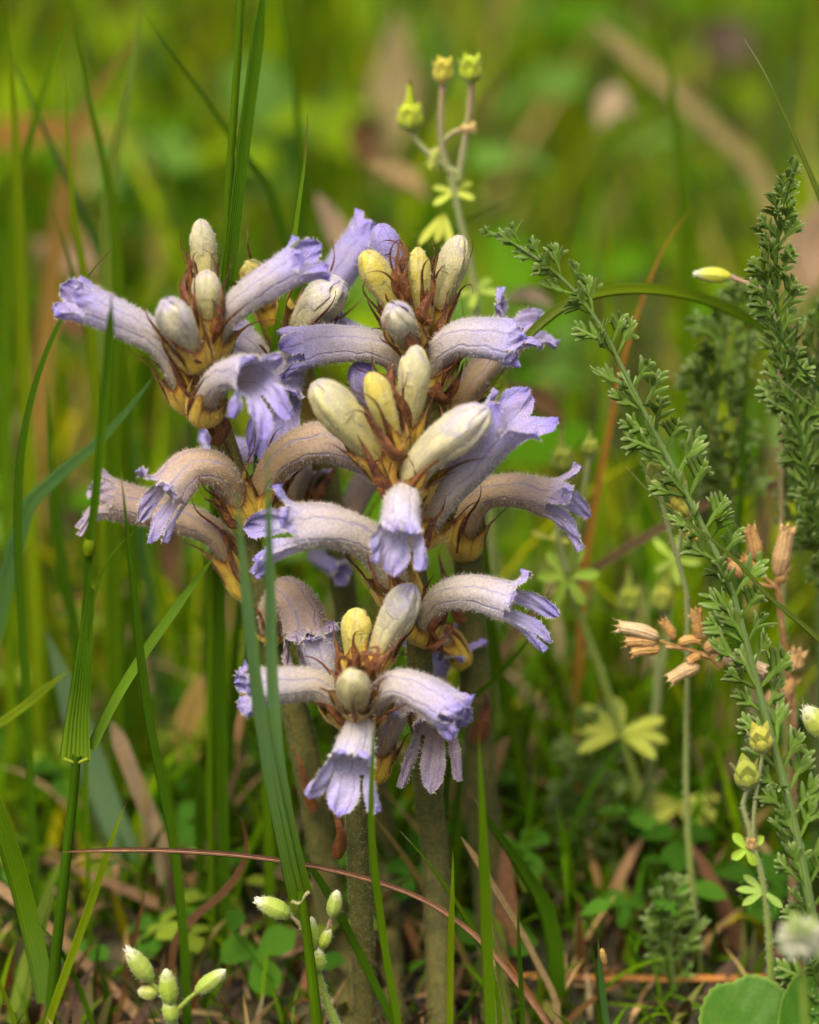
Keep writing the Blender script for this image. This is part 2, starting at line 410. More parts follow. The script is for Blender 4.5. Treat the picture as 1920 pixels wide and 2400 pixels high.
    def corolla(s, name, pts, w_px, tone, bud=False, up=None, end=.34, lob=None, big=1.0, teeth=4, tooth=75, hair=6.0, prof=None, calyx=True, flat=.92, hood=True):
        r = s.rng; base, mid, mouth, l0, l1, vs_ = [np.array(x) if not isinstance(x, float) else x for x in TONES[tone]]
        n = 34; P = catmull(s.path(pts), n); sc_ = mpp(P[-1]); R0 = w_px * sc_ / 2
        up = np.array((0, -.35, 1.0)) if up is None else np.asarray(up, float)
        T, U, S = frames(P, up)
        t = np.linspace(0, 1, n)
        if prof is None:
            prof = [(0, .44), (.10, .66), (.25, .68), (.38, .73), (.55, .84), (.75, .95), (.9, 1.0), (1, 1.08)] if not bud else \
                   [(0, .46), (.12, .66), (.28, .72), (.5, .86), (.65, .97), (.78, .95), (.89, .74), (.96, .48), (1, .02)]
        q = np.array([[a, b, 0] for a, b in prof]); q = catmull(q * [1, 1, 0], 120)
        Rr = np.interp(t, q[:, 0], q[:, 1]) * R0
        if bud:                                    # more rings in the dome
            t2 = np.r_[np.linspace(0, .8, 22), .8 + .2 * np.sin(np.linspace(.1, 1, 12) * math.pi / 2)]
            P = np.array([np.interp(t2, t, P[:, k]) for k in range(3)]).T; Rr = np.interp(t2, q[:, 0], q[:, 1]) * R0
            T, U, S = frames(P, up); t = t2; n = len(t)
        C = colramp(t, [(0, (*base, 0)), (.28, (*(base * .6 + mid * .4), vs_ * .4)), (.5, (*mid, vs_)), (.8, (*(mouth * .5 + mid * .5), vs_)), (1, (*mouth, vs_))])
        C[:, :3] *= r.uniform(.94, 1.05)
        if bud: kk_ = np.clip((t - .95) / .05, 0, 1)[:, None] * .6; C[:, :3] = C[:, :3] * (1 - kk_) + l1 * kk_
        a1, a2, a3 = r.uniform(0, 6, 3)
        def shape(tt, p):
            k = 1 + (.07 if bud else .045) * np.cos(5 * p + a1) * np.clip(tt * 2, 0, 1) + .022 * np.sin(9 * tt + 2 * p + a2) + .02 * np.sin(17 * tt + 3 * p + a3)
            if bud:
                k = k - (.30 if hood else .13) * np.clip((tt - .60) * 3.0, 0, 1) * np.exp(-((((p / (2 * math.pi) * 5 + .15 * a1) % 1) - .5) / .12) ** 2)
            return k
        m = MB(); G = sweep(m, P, Rr, Rr * flat, U, S, 30, C, shape=shape)
        hc = np.array(HAIR) * .45 + np.array(mid) * .62; m.hairs(hair * (.5 if bud else .75), 5.5e-4 if bud else 8.5e-4, 8.5e-5, hc, .5, cap=3600)
        o = m.build(name, [M_BUD if (bud and tone != 'violet') else M_PETAL, M_HAIR], s.root)
        if bud and hood:
            # the upper lip folded over the tip
            v = math.radians(r.uniform(62, 80)); i0 = int(np.searchsorted(t, .66)); m2 = MB()
            ph = np.linspace(-v, v, 13); Gh = []; tt = np.linspace(0, 1, 10)
            for j, a in enumerate(ph):
                lim = 1 - .42 * abs(a / v) ** 1.3 + .04 * math.sin(9 * a + a2); pos = t[i0] + (1.012 - t[i0]) * tt * lim
                pt = np.array([np.interp(pos, t, P[:, k]) for k in range(3)]).T + T[-1] * (np.clip(pos - 1, 0, 1) * R0 * 4)[:, None]
                rr = np.interp(np.minimum(pos, .985), t, Rr) * (1.03 + .07 * tt + .05 * tt * math.cos(3 * a + a1)) + 1.6e-4 * tt
                Uu = np.array([np.interp(pos, t, U[:, k]) for k in range(3)]).T; Ss = np.array([np.interp(pos, t, S[:, k]) for k in range(3)]).T
                Gh.append(pt + Uu * (rr * math.cos(a) * flat)[:, None] + Ss * (rr * math.sin(a))[:, None])
            Gh = np.array(Gh).transpose(1, 0, 2)
            Ch = colramp(tt, [(0, (*mouth, .3)), (.55, (*l0, .6)), (.85, (*l0, .6)), (1, (*l1, .7))])
            m2.grid(Gh, np.repeat(Ch[:, None], 13, 1), np.dstack([np.repeat(tt[:, None], 13, 1), np.repeat((ph / v * .15 + .5)[None], 10, 0)]))
            m2.hairs(hair * .7, 5.5e-4, 8e-5, hc, .45, cap=700)
            m2.build('corolla_lobe', [M_BUD if tone != 'violet' else M_PETAL, M_HAIR], o)
        elif not bud:
            L = dict(uf=70, lf=45, ul=52, ll=80, g=.25, ruf=.17, side=64, lw=1.0, umax=1.0); L.update(lob or {})
            for kind, a in (('u', 30), ('u', -30), ('l', 180), ('l', 180 - L['side']), ('l', 180 + L['side'])):
                sf = L.get('sf', 0) if kind == 'l' and a != 180 else 0; a = math.radians(a + r.normal(0, 3)); h = math.radians(31 if kind == 'u' else 30)
                ln = L['ul' if kind == 'u' else 'll'] * sc_ * r.uniform(.88, 1.12); fl = math.radians(L['uf' if kind == 'u' else 'lf'] + sf) * r.uniform(.85, 1.15)
                rowN, colN = 17, 13; ss = np.linspace(0, 1, rowN); cc = np.linspace(-1, 1, colN)
                rad = U[-1] * math.cos(a) * flat + S[-1] * math.sin(a); rad = unit(rad)
                rim = lambda x: P[-2] * .4 + P[-1] * .6 + (U[-1] * math.cos(a + x * h) * flat + S[-1] * math.sin(a + x * h)) * Rr[-1] * shape(np.array(1.0), a + x * h)
                b0 = rim(0.0); pos = b0.copy(); line = [pos.copy()]; dirs = []
                for i in range(rowN - 1):
                    th = fl * min(1, (ss[i] + .12) ** .8); d = unit(T[-1] * math.cos(th) + rad * math.sin(th) + np.array((0, 0, -1.0)) * L['g'] * (ss[i] if kind == 'l' else 0))
                    dirs.append(d); pos = pos + d * ln / (rowN - 1); line.append(pos.copy())
                dirs.append(dirs[-1]); prf = np.interp(ss, [0, .2, .45, .7, .88, 1], [.98, 1.18, 1.42, 1.30, .84, .08]) * (L['lw'] if kind == 'l' else 1)
                prf[0] = 1.0; prf = prf * (1 + .07 * np.sin(ss * 21 + a * 5) * ss)
                if kind == 'u': prf = np.interp(ss, [0, .3, .6, .85, 1], [1.0, 1.12, 1.05, .72, .08])
                Gp = []; f1, f2 = r.uniform(0, 6, 2)
                for i in range(rowN):
                    row = []
                    side = unit(np.cross(dirs[i], rad)) ; nn = unit(np.cross(side, dirs[i]))
                    for x in cc:
                        v_ = (rim(x) - b0); cup = np.dot(v_, rad)
                        v_ = v_ - rad * cup * min(1, ss[i] * 1.2)
                        nz = math.sin(x * 3.4 + f1) * .6 + math.sin(x * 6.5 + ss[i] * 8 + f2) * .6 + math.sin(x * 11 + ss[i] * 5 + f1) * .25
                        row.append(line[i] + v_ * prf[i] + nn * nz * L['ruf'] * ss[i] * Rr[-1] - nn * (x * x) * .12 * ss[i] * Rr[-1])
                    Gp.append(row)
                Gp = np.array(Gp)
                Cl = colramp(ss, [(0, (*mouth, vs_ * .8)), (.3, (*l0, vs_)), (1, (*l1, vs_ * .9))]); Cl[:, :3] *= r.uniform(.93, 1.07)
                ml = MB(); ml.grid(Gp, np.repeat(Cl[:, None], colN, 1), np.dstack([np.repeat(ss[:, None], colN, 1), np.repeat((cc * .16 + .55)[None], rowN, 0)]))
                ml.hairs(hair * .55, 5.5e-4, 8e-5, HAIR, .5, both=True, cap=1200)
                # fringe along the edge
                E = np.vstack([Gp[1:, 0], Gp[1:, -1]]); ed = np.vstack([Gp[1:, 0] - Gp[1:, 1], Gp[1:, -1] - Gp[1:, -2]])
                seg = r.integers(0, len(E) - 1, 90); fr = r.random(90)[:, None]
                seg = seg[(seg != rowN - 2)]; fr = fr[:len(seg)]
                pe = E[seg] * (1 - fr) + E[seg + 1] * fr; de = ed[seg] / (np.linalg.norm(ed[seg], axis=1)[:, None] + 1e-9) + r.normal(0, .5, (len(seg), 3))
                de /= np.linalg.norm(de, axis=1)[:, None]; sd = np.cross(de, r.normal(0, 1, de.shape)); sd /= np.linalg.norm(sd, axis=1)[:, None]
                Wv = np.stack([pe - sd * 5e-5, pe + sd * 5e-5, pe + de * 7e-4 * r.uniform(.5, 1.3, (len(seg), 1))], 1)
                ml.add(Wv.reshape(-1, 3), [(3*i, 3*i+1, 3*i+2) for i in range(len(seg))], HAIR, None, 1)
                ml.build('corolla_lobe', [M_PETAL, M_HAIR], o)
        if calyx: s.calyx(o, P, Rr, U, S, T, end, big, teeth, tooth)
        return o
    def flower(s, *a, **k): return s.corolla('flower', *a, **k)
    def bud(s, *a, **k): return s.corolla('bud', *a, bud=True, **k)
    def scale(s, pts, w_px, color=BROWN): return s.bract(s.root, pts, w_px, .15, color, 'scale_leaf')
    def dry_tip(s, blades):
        for pts, w_px in blades: s.bract(s.root, pts, w_px, .35, BROWN2 * .8, 'withered_tip')

# ---- A: the tall spike that leans away to the left
A = Plant('tall leaning broomrape spike with the lavender trumpet flower reaching past a dark grass tip', .008,
    [(845, 2445), (800, 2250), (765, 2050), (722, 1800), (688, 1650), (628, 1480), (590, 1300), (555, 1130), (518, 1010), (484, 860), (466, 740), (458, 650)],
    [70, 70, 70, 70, 68, 62, 58, 58, 60, 58, 44, 14], seed=3, gold=.80)
A.flower([(452, 960, -2), (420, 880, -4), (372, 800, -5), (290, 752, -6), (200, 712, -7)], 92, 'fresh', end=.33, lob=dict(uf=12, lf=8, ul=50, ll=62, g=.05, side=60))
A.flower([(492, 850, 0), (512, 770, -2), (560, 712, -3), (630, 660, -4), (692, 622, -4)], 88, 'fresh', end=.34, lob=dict(uf=28, lf=25, ul=42, ll=68, g=.1))
A.flower([(478, 985, -6), (486, 930, -9), (520, 885, -12), (570, 872, -15), (596, 890, -19)], 92, 'fresh', up=(0.35, -.3, 1), end=.40, lob=dict(uf=85, lf=55, ul=48, ll=105, g=.7, ruf=.28, lw=.75))
A.bud([(462, 858, -6), (440, 800, -9), (412, 752, -12), (386, 712, -15)], 92, 'white', end=.42, tooth=70)
A.bud([(488, 800, -3), (488, 740, -4), (485, 690, -5), (484, 632, -5)], 68, 'cream', end=.50, tooth=70)
A.bud([(474, 760, 2), (478, 690, 3), (478, 610, 4), (470, 512, 4)], 62, 'cream', end=.36, tooth=60)
A.flower([(582, 1235, -2), (548, 1160, -4), (505, 1100, -7), (445, 1098, -9), (395, 1150, -12)], 96, 'tan', end=.40, lob=dict(uf=110, lf=5, ul=46, ll=112, g=.7, lw=.62, side=52), tooth=70)
A.flower([(590, 1400, 2), (553, 1320, 4), (495, 1245, 6), (400, 1205, 8), (262, 1168, 8)], 92, 'old', end=.36, lob=dict(uf=20, lf=55, ul=48, ll=92, g=.6, lw=.7))
A.flower([(606, 1235, 0), (616, 1150, -1), (660, 1075, -2), (740, 1036, -2), (838, 1050, -2)], 104, 'tan', end=.34, lob=dict(uf=25, lf=20, ul=62, ll=95, g=.3), big=1.05)
A.flower([(640, 1490, 0), (640, 1430, -3), (672, 1395, -6), (705, 1430, -9), (716, 1478, -11)], 100, 'old', end=.22, lob=dict(uf=95, lf=8, ul=36, ll=105, g=.6, lw=.6, ruf=.32), tooth=50)
A.bract(A.root, [(505, 1040, -4), (525, 1010, -6), (512, 970, -7), (478, 925, -8), (445, 885, -8)], 56)
A.bract(A.root, [(470, 990, -3), (430, 920, -5), (385, 870, -5), (345, 838, -5), (318, 833, -5)], 26, .3)
A.bract(A.root, [(478, 850, -9), (455, 835, -12), (420, 815, -13), (395, 790, -13), (385, 762, -12)], 34, .3)
A.bract(A.root, [(500, 780, -7), (516, 740, -8), (505, 715, -8), (498, 695, -8)], 36, .3)
A.bract(A.root, [(500, 1020, -3), (470, 960, -9), (420, 900, -10), (400, 850, -10), (395, 800, -10)], 22, .4)
A.bract(A.root, [(560, 1235, -6), (545, 1230, -7), (510, 1185, -8), (478, 1165, -9)], 40, .3)
A.bract(A.root, [(575, 1370, -2), (548, 1330, -1), (535, 1270, 0), (530, 1240, 0)], 30, .3)
A.scale([(628, 1480, -4), (610, 1440, -5), (590, 1420, -6)], 26)
A.dry_tip([([(470, 720, -1), (440, 680, 0), (445, 620, 0), (440, 580, 0)], 50), ([(448, 720, -2), (430, 680, -1), (438, 640, 0), (455, 615, 0)], 30), ([(475, 700, -2), (462, 650, -2), (452, 612, -1), (462, 590, -1)], 26)])

# ---- B: the spike behind, between the two tall ones
B = Plant('broomrape spike standing behind the others with a round yellow bud and hanging pale violet lip', .034,
    [(925, 2420), (905, 2050), (868, 1750), (815, 1450), (778, 1180), (735, 980), (700, 840), (672, 730), (655, 680)],
    [60, 60, 60, 62, 60, 60, 62, 52, 16], seed=7, gold=.78)
B.bud([(640, 760, 2), (622, 710, 3), (602, 665, 0), (584, 618, -4)], 68, 'yellow', end=.5, tooth=60)
B.bud([(700, 830, -3), (712, 770, -5), (745, 715, -7), (806, 662, -9)], 104, 'white', end=.40, tooth=80)
B.flower([(712, 800, 6), (735, 740, 8), (775, 670, 10), (820, 600, 12), (850, 566, 13)], 92, 'violet', end=.3, lob=dict(uf=20, lf=20, ul=50, ll=55, g=0))
B.flower([(690, 900, -4), (680, 860, -9), (668, 872, -14), (656, 925, -19)], 100, 'fresh', up=(0, -1, .4), end=.3, lob=dict(uf=60, lf=6, ul=60, ll=150, g=.7, side=58), calyx=False)
B.flower([(660, 880, -2), (625, 860, -3), (585, 815, -4), (555, 785, -4)], 80, 'pale', end=.4, lob=dict(uf=10, lf=20, ll=50), tooth=80)
B.flower([(762, 1080, 0), (700, 1075, 4), (600, 1062, 8), (505, 1042, 8)], 60, 'violet', end=.3, lob=dict(uf=50, lf=70, ul=40, ll=60, g=0))
B.flower([(800, 1330, 2), (815, 1240, 4), (840, 1160, 6), (872, 1110, 6)], 66, 'old', end=.4, lob=dict(uf=10, lf=15, ul=30, ll=40))
B.flower([(770, 1300, 0), (735, 1300, 0), (745, 1310, -3), (790, 1335, -6)], 40, 'violet', end=.2, calyx=False, lob=dict(ll=30, ul=20))
B.bract(B.root, [(690, 860, -8), (672, 800, -9), (662, 730, -9), (650, 690, -9)], 44)
B.bract(B.root, [(730, 860, -6), (760, 800, -8), (790, 745, -9), (800, 715, -9)], 36)
B.bract(B.root, [(735, 1180, -6), (770, 1120, -7), (800, 1080, -8)], 40)
B.flower([(690, 1240, -2), (690, 1170, -2), (700, 1110, -2), (720, 1080, -2)], 86, 'tan', end=.72, lob=dict(ll=20, ul=20), tooth=50)

# ---- C: the spike to the right at the back
C_ = Plant('broomrape spike with four cream buds round a long rusty withered tip', .019,
    [(1168, 2440), (1148, 2100), (1126, 1800), (1108, 1500), (1090, 1250), (1052, 1080), (1018, 960), (992, 830), (968, 710), (948, 640)],
    [78, 78, 76, 74, 70, 64, 60, 58, 48, 14], seed=12, gold=.84)
C_.bud([(948, 780, -2), (925, 715, -4), (895, 665, -5), (852, 588, -6)], 74, 'yellow', end=.34, tooth=70)
C_.bud([(984, 780, -2), (986, 720, -4), (984, 660, -5), (979, 578, -5)], 54, 'yellow', end=.42, tooth=80)
C_.bud([(1010, 790, 2), (1028, 710, 2), (1052, 640, 1), (1084, 552, 0)], 74, 'cream', end=.36, tooth=75)
C_.bud([(968, 830, -6), (955, 790, -9), (938, 758, -12), (920, 722, -16)], 82, 'white', end=.40, tooth=70)
C_.bud([(950, 720, 6), (935, 660, 7), (912, 600, 8), (888, 524, 8)], 72, 'violet', end=.30, tooth=50)
C_.flower([(1010, 900, -4), (1030, 830, -7), (1070, 796, -9), (1130, 792, -10), (1185, 800, -10)], 102, 'fresh', end=.30, lob=dict(uf=-28, lf=-20, ul=46, ll=40, g=0, ruf=.28))
C_.flower([(1052, 1010, 4), (1085, 930, 6), (1130, 870, 8), (1165, 825, 9), (1190, 790, 9)], 92, 'tan', end=.28, up=(-.5, 0, 1), lob=dict(uf=42, lf=70, ul=92, ll=92, g=.1, ruf=.28))
C_.flower([(985, 900, 0), (935, 845, -2), (870, 812, -3), (780, 806, -4), (715, 815, -4)], 96, 'fresh', end=.28, lob=dict(uf=-8, lf=12, ul=58, ll=72, g=.3, lw=.8))
C_.flower([(950, 850, 8), (900, 810, 9), (850, 795, 10), (810, 785, 10)], 66, 'violet', end=.28, lob=dict(uf=50, lf=40, ul=40, ll=50), calyx=False)
C_.bud([(905, 985, 0), (885, 950, -1), (862, 915, -2), (836, 850, -3)], 76, 'violet', end=.3, tooth=40)
C_.flower([(1085, 1300, -3), (1098, 1215, -5), (1140, 1158, -6), (1210, 1148, -7), (1285, 1165, -8)], 88, 'tan', end=.36, lob=dict(uf=70, lf=25, ul=72, ll=118, g=.8, ruf=.24, lw=.8), big=1.12, tooth=70)
C_.flower([(1040, 1660, 0), (1025, 1610, -1), (1022, 1570, -2), (1040, 1530, -3)], 64, 'violet', up=(-1, 0, .4), end=.3, lob=dict(uf=35, lf=62, ul=70, ll=95, g=0, lw=.75), calyx=False)
C_.flower([(1090, 1560, -4), (1050, 1500, -4), (1000, 1485, -4), (960, 1500, -4)], 60, 'tan', end=.72, lob=dict(ll=20, ul=20))
C_.bract(C_.root, [(985, 840, -12), (968, 805, -14), (945, 770, -14), (930, 740, -14), (905, 720, -12)], 44, .3)
C_.bract(C_.root, [(1000, 860, -8), (985, 835, -10), (960, 830, -10), (930, 800, -9)], 64, .2)
C_.bract(C_.root, [(1005, 760, -8), (988, 735, -9), (1010, 690, -9), (1015, 640, -9)], 48, .25, BROWN2 * .8)
C_.bract(C_.root, [(1020, 780, -6), (1040, 740, -6), (1048, 700, -6), (1055, 680, -6)], 30, .35)
C_.bract(C_.root, [(1045, 945, -7), (1020, 915, -9), (1040, 870, -9), (1075, 848, -8), (1085, 842, -8)], 64, .2, BROWN2)
C_.bract(C_.root, [(1040, 935, -6), (1065, 910, -7), (1080, 870, -7), (1090, 845, -7)], 34, .2)
C_.bract(C_.root, [(925, 720, -6), (905, 700, -7), (895, 665, -7), (880, 650, -7)], 24, .5)
C_.scale([(1112, 1740, -5), (1135, 1690, -6), (1140, 1640, -6), (1130, 1600, -5)], 62)
C_.scale([(1082, 1460, -5), (1060, 1400, -5), (1035, 1330, -4), (1030, 1290, -4)], 44)
C_.dry_tip([([(940, 700, -6), (925, 660, -7), (950, 600, -7), (935, 545, -6)], 48), ([(960, 720, -6), (940, 660, -8), (930, 610, -7), (942, 560, -7)], 40), ([(935, 720, -7), (955, 680, -8), (950, 640, -8), (958, 600, -8)], 26)])

# ---- D: the spike in the middle, in front
D = Plant('broomrape spike in the middle with yellow and cream buds over wide spread grey-lavender flowers', .001,
    [(1035, 2440), (1020, 2000), (1002, 1850), (986, 1600), (978, 1400), (958, 1220), (947, 1090), (941, 970), (930, 900)],
    [70, 70, 68, 66, 62, 52, 40, 28, 10], seed=21)
D.bud([(918, 1120, -4), (880, 1060, -6), (815, 985, -8), (732, 898, -10)], 104, 'cream', end=.32, tooth=75)
D.bud([(935, 1060, -6), (918, 1010, -8), (895, 945, -9), (866, 872, -9)], 66, 'yellow', end=.36, tooth=90)
D.bud([(952, 1060, -2), (958, 985, -3), (968, 900, -4), (978, 808, -4)], 74, 'cream', end=.36, tooth=70)
D.bud([(968, 1180, -6), (972, 1110, -9), (1020, 1050, -11), (1085, 1005, -13), (1148, 962, -15)], 108, 'white', end=.30, tooth=80)
D.flower([(978, 1270, -2), (1008, 1205, -3), (1072, 1118, -4), (1128, 1055, -5), (1168, 1003, -5)], 118, 'fresh', up=(-.7, -.2, .7), end=.26, lob=dict(uf=4, lf=48, ul=66, ll=100, g=.1))
D.flower([(950, 1420, -5), (915, 1345, -8), (860, 1268, -10), (770, 1232, -12), (692, 1235, -13)], 112, 'grey', end=.32, lob=dict(uf=75, lf=30, ul=62, ll=112, g=.35, ruf=.22, lw=.85), tooth=80)
D.flower([(952, 1190, -7), (946, 1165, -13), (942, 1190, -18), (938, 1235, -22)], 92, 'pale', up=(0, -1, .4), end=.3, calyx=False, lob=dict(uf=-15, lf=22, ul=46, ll=88, g=.6, ruf=.28))
D.flower([(986, 1500, -4), (1010, 1430, -7), (1050, 1395, -9), (1120, 1390, -11), (1196, 1410, -13)], 92, 'grey', end=.30, lob=dict(uf=80, lf=16, ul=50, ll=120, g=.5, lw=.68, ruf=.22), tooth=70)
D.flower([(985, 1690, -5), (1012, 1650, -9), (1022, 1670, -13), (1020, 1705, -16)], 92, 'old', up=(0, -1, .5), end=.25, calyx=False, lob=dict(uf=95, lf=4, sf=16, ul=26, ll=135, g=.5, lw=.85, side=66))
D.bract(D.root, [(950, 1075, -11), (922, 1062, -13), (890, 1015, -13), (860, 965, -13), (850, 940, -13)], 44, .2)
D.bract(D.root, [(945, 1200, -9), (905, 1150, -11), (868, 1080, -12), (848, 1035, -12), (835, 1015, -12)], 62, .15)
D.bract(D.root, [(935, 1180, -12), (905, 1110, -13), (890, 1075, -14), (878, 1040, -14)], 16, .8)
D.bract(D.root, [(975, 1230, -9), (990, 1170, -11), (1020, 1130, -11), (1060, 1110, -11), (1075, 1105, -11)], 30, .3)
D.bract(D.root, [(965, 1200, -11), (985, 1150, -12), (972, 1110, -13), (962, 1060, -13)], 18, .6)
D.bract(D.root, [(925, 1400, -11), (885, 1370, -13), (862, 1310, -13), (850, 1290, -12), (820, 1300, -12)], 22, .4)
D.bract(D.root, [(950, 1400, -12), (930, 1380, -13), (915, 1340, -14), (925, 1320, -14)], 22, .5)
D.bract(D.root, [(990, 1300, -10), (1010, 1240, -11), (995, 1200, -11), (1015, 1180, -11)], 24, .6)
D.bract(D.root, [(1030, 1520, -8), (1010, 1470, -10), (1040, 1430, -10), (1060, 1430, -10)], 40, .3, BROWN2)
D.bract(D.root, [(1000, 1520, -8), (1020, 1515, -10), (1055, 1480, -10), (1065, 1455, -10)], 30, .3)
D.scale([(985, 1720, -6), (965, 1680, -7), (945, 1620, -7)], 44)
D.dry_tip([([(950, 1010, -5), (945, 950, -6), (905, 900, -6), (925, 838, -5)], 46), ([(945, 960, -7), (925, 930, -8), (915, 880, -7), (930, 850, -6)], 40), ([(955, 1040, -7), (948, 990, -8), (940, 950, -8), (930, 920, -7)], 26)])

# ---- F: the short spike in front, seen from above
F_ = Plant('short broomrape spike in front, opening like a star round a rusty withered knot', -.017,
    [(858, 2440), (850, 2200), (838, 2000), (832, 1850, -1), (830, 1740, -2), (834, 1640, -4), (842, 1560, -6)],
    [62, 60, 56, 54, 52, 40, 18], seed=33)
F_.bud([(838, 1590, -1), (836, 1545, 0), (834, 1500, 1), (838, 1424, 2)], 70, 'yellow', end=.36, tooth=60)
F_.bud([(838, 1668, -6), (834, 1645, -11), (830, 1620, -15), (825, 1580, -20)], 80, 'cream', up=(0, 0, 1), end=.45, tooth=70, hood=False)
F_.bud([(866, 1580, 0), (885, 1530, 1), (920, 1460, 1), (972, 1372, 0)], 88, 'white', end=.26, tooth=60)
F_.flower([(824, 1690, -5), (790, 1640, -7), (740, 1606, -8), (680, 1604, -9), (604, 1612, -10)], 94, 'grey', end=.30, lob=dict(uf=25, lf=25, ul=36, ll=52, g=.2, ruf=.28))
F_.flower([(856, 1690, -5), (880, 1640, -7), (930, 1606, -9), (990, 1625, -11), (1045, 1660, -13)], 96, 'fresh', end=.30, up=(.3, -.3, 1), lob=dict(uf=5, lf=-12, ul=52, ll=62, g=.25, ruf=.32))
F_.flower([(832, 1720, -6), (840, 1700, -10), (836, 1740, -14), (824, 1790, -18)], 104, 'pale', up=(0, -1, .45), end=.25, calyx=False, lob=dict(uf=95, lf=8, sf=34, ul=34, ll=118, g=.15, ruf=.17, side=72, lw=1.0), prof=[(0, .3), (.2, .5), (.5, .7), (.8, .9), (1, 1)])
F_.flower([(815, 1690, 4), (790, 1640, 6), (770, 1580, 8), (745, 1500, 10)], 84, 'pale', end=.3, lob=dict(ll=30, ul=30), tooth=50)
F_.flower([(870, 1830, 2), (885, 1760, 3), (905, 1700, 3), (915, 1660, 3)], 84, 'tan', end=.7, lob=dict(ll=30, ul=30), tooth=60)
F_.bract(F_.root, [(840, 1700, -9), (800, 1690, -11), (760, 1650, -12), (740, 1655, -12)], 40, .3, BROWN2)
F_.bract(F_.root, [(870, 1690, -9), (885, 1690, -11), (905, 1680, -12), (915, 1700, -12)], 34, .5)
F_.bract(F_.root, [(835, 1700, -9), (815, 1680, -11), (800, 1650, -12), (795, 1630, -12)], 20, .6)
F_.bract(F_.root, [(862, 1650, -11), (880, 1625, -13), (895, 1620, -14), (900, 1610, -14)], 22, .5, BROWN2)
F_.bract(F_.root, [(800, 1640, -9), (795, 1590, -9), (790, 1540, -8), (785, 1490, -7)], 40, .3, BROWN2)
F_.bract(F_.root, [(875, 1590, -6), (890, 1555, -6), (920, 1520, -5), (945, 1490, -4)], 26, .3)
F_.scale([(790, 2010, -3), (800, 1960, -5), (785, 1900, -5), (780, 1850, -4)], 46, BROWN2)
F_.dry_tip([([(830, 1590, -9), (835, 1560, -11), (860, 1530, -12), (895, 1545, -13)], 60), ([(860, 1600, -9), (865, 1565, -12), (850, 1535, -12), (815, 1545, -12)], 52), ([(845, 1585, -10), (875, 1555, -13), (885, 1520, -12), (850, 1515, -11)], 44), ([(815, 1580, -9), (820, 1550, -10), (800, 1540, -10), (790, 1580, -9)], 24)])
A.scale([(735, 1900, -5), (718, 1840, -6), (700, 1780, -6), (682, 1740, -5)], 40, BROWN2)

# ------------------------------------------------------------------ grass blades that can be told apart
G1 = (.100, .200, .003); G2 = (.060, .145, .003); G3 = (.175, .260, .004); GT = (.075, .175, .038); GP = (.19, .28, .035); GY = (.26, .27, .005); GD = (.042, .080, .003)
ST = (.42, .29, .13); SP = (.40, .25, .13); SO = (.50, .21, .05); SB = (.13, .06, .018); SR = (.50, .25, .14)
def blade_mesh(m, P, wd, color, tipcol=None, twist=0.0, fold=.28, th=.07, rnd=False, basecol=None):
    """P runs from the tip to the root; a folded blade with real thickness, or a round culm"""
    n = len(P); s = np.linspace(0, 1, n)
    T, U, S = frames(P, CAM - P[-1])
    ca, sa = math.cos(twist), math.sin(twist)
    U, S = U * ca + S * sa, S * ca - U * sa
    c = np.tile(np.asarray(color, float), (n, 1))
    c *= (1 + .10 * np.sin(s * 9 + wd[0] * 1e5))[:, None]
    if basecol is not None: k = np.clip((s - .55) * 2.2, 0, 1)[:, None]; c = c * (1 - k) + np.asarray(basecol) * k
    if tipcol is not None: k = np.clip(1 - s * 16, 0, 1)[:, None]; c = c * (1 - k) + np.asarray(tipcol) * k
    c = np.c_[c, np.zeros(n)]
    if rnd: sweep(m, P, wd / 2, wd / 2, U, S, 12, c, vscale=6.0); return
    x = np.array([-1, -.5, 0, .5, 1, .5, 0, -.5, -1]); b = 1 - np.abs(x)
    z = -fold * b; z = z + np.array([0, th, th, th, 0, -th, -th, -th, 0])
    Gd = P[:, None] + S[:, None] * (x[None] * wd[:, None] / 2)[..., None] + U[:, None] * (z[None] * wd[:, None] / 2)[..., None]
    m.grid(Gd, np.repeat(c[:, None], 9, 1), np.dstack([np.repeat(s[:, None], 9, 1), np.repeat(x[None] * 1.0, n, 0)]))

def rooted(pts):
    """lead the lower end of a path down into the soil"""
    p, q = pts[-1], pts[-2]
    if p[2] < .004: return pts
    d = (p - q); d = d / max(np.linalg.norm(d), 1e-9)
    hz = np.array([d[0], d[1], 0]) * min(.5, .25 / max(abs(d[2]), .3)) * p[2]
    end = np.array([p[0] + hz[0], p[1] + hz[1] * .3, -.002])
    return pts + [p * .5 + end * .5 + hz * .12, end]

def blade(label, Y, w_px, pts, color=G1, cat='grass blade', group=None, tip=None, root=True, rnd=False, taper=.35, twist=None, name='grass_shoot', material=None, fold=.28, basecol=None, both=False):
    P = [at(q[0], q[1], (Y if len(q) < 3 else q[2]) * 1e-3) for q in pts]
    if root: P = rooted(P)
    n = max(24, 8 * len(P)); Q = catmull(P, n); s = np.linspace(0, 1, n)
    wd = w_px * mpp(Q[n // 2]) * np.clip(s / taper, .0, 1) ** .75
    if both: wd = wd * np.clip((1 - s) / taper, 0, 1) ** .75
    wd = np.maximum(wd, 8e-5)
    if rnd: wd = w_px * mpp(Q[n // 2]) * (.85 + .3 * s)
    m = MB(); tw = random.uniform(-.5, .5) if twist is None else twist
    blade_mesh(m, Q, wd, color, tip, tw, fold, rnd=rnd, basecol=basecol)
    o = m.build(name, material or M_GRASS, None, origin=Q[-1])
    return tag(o, label, cat, group)

PUR = (.16, .04, .05); WHT = (.55, .5, .3); RUST = (.30, .10, .03)
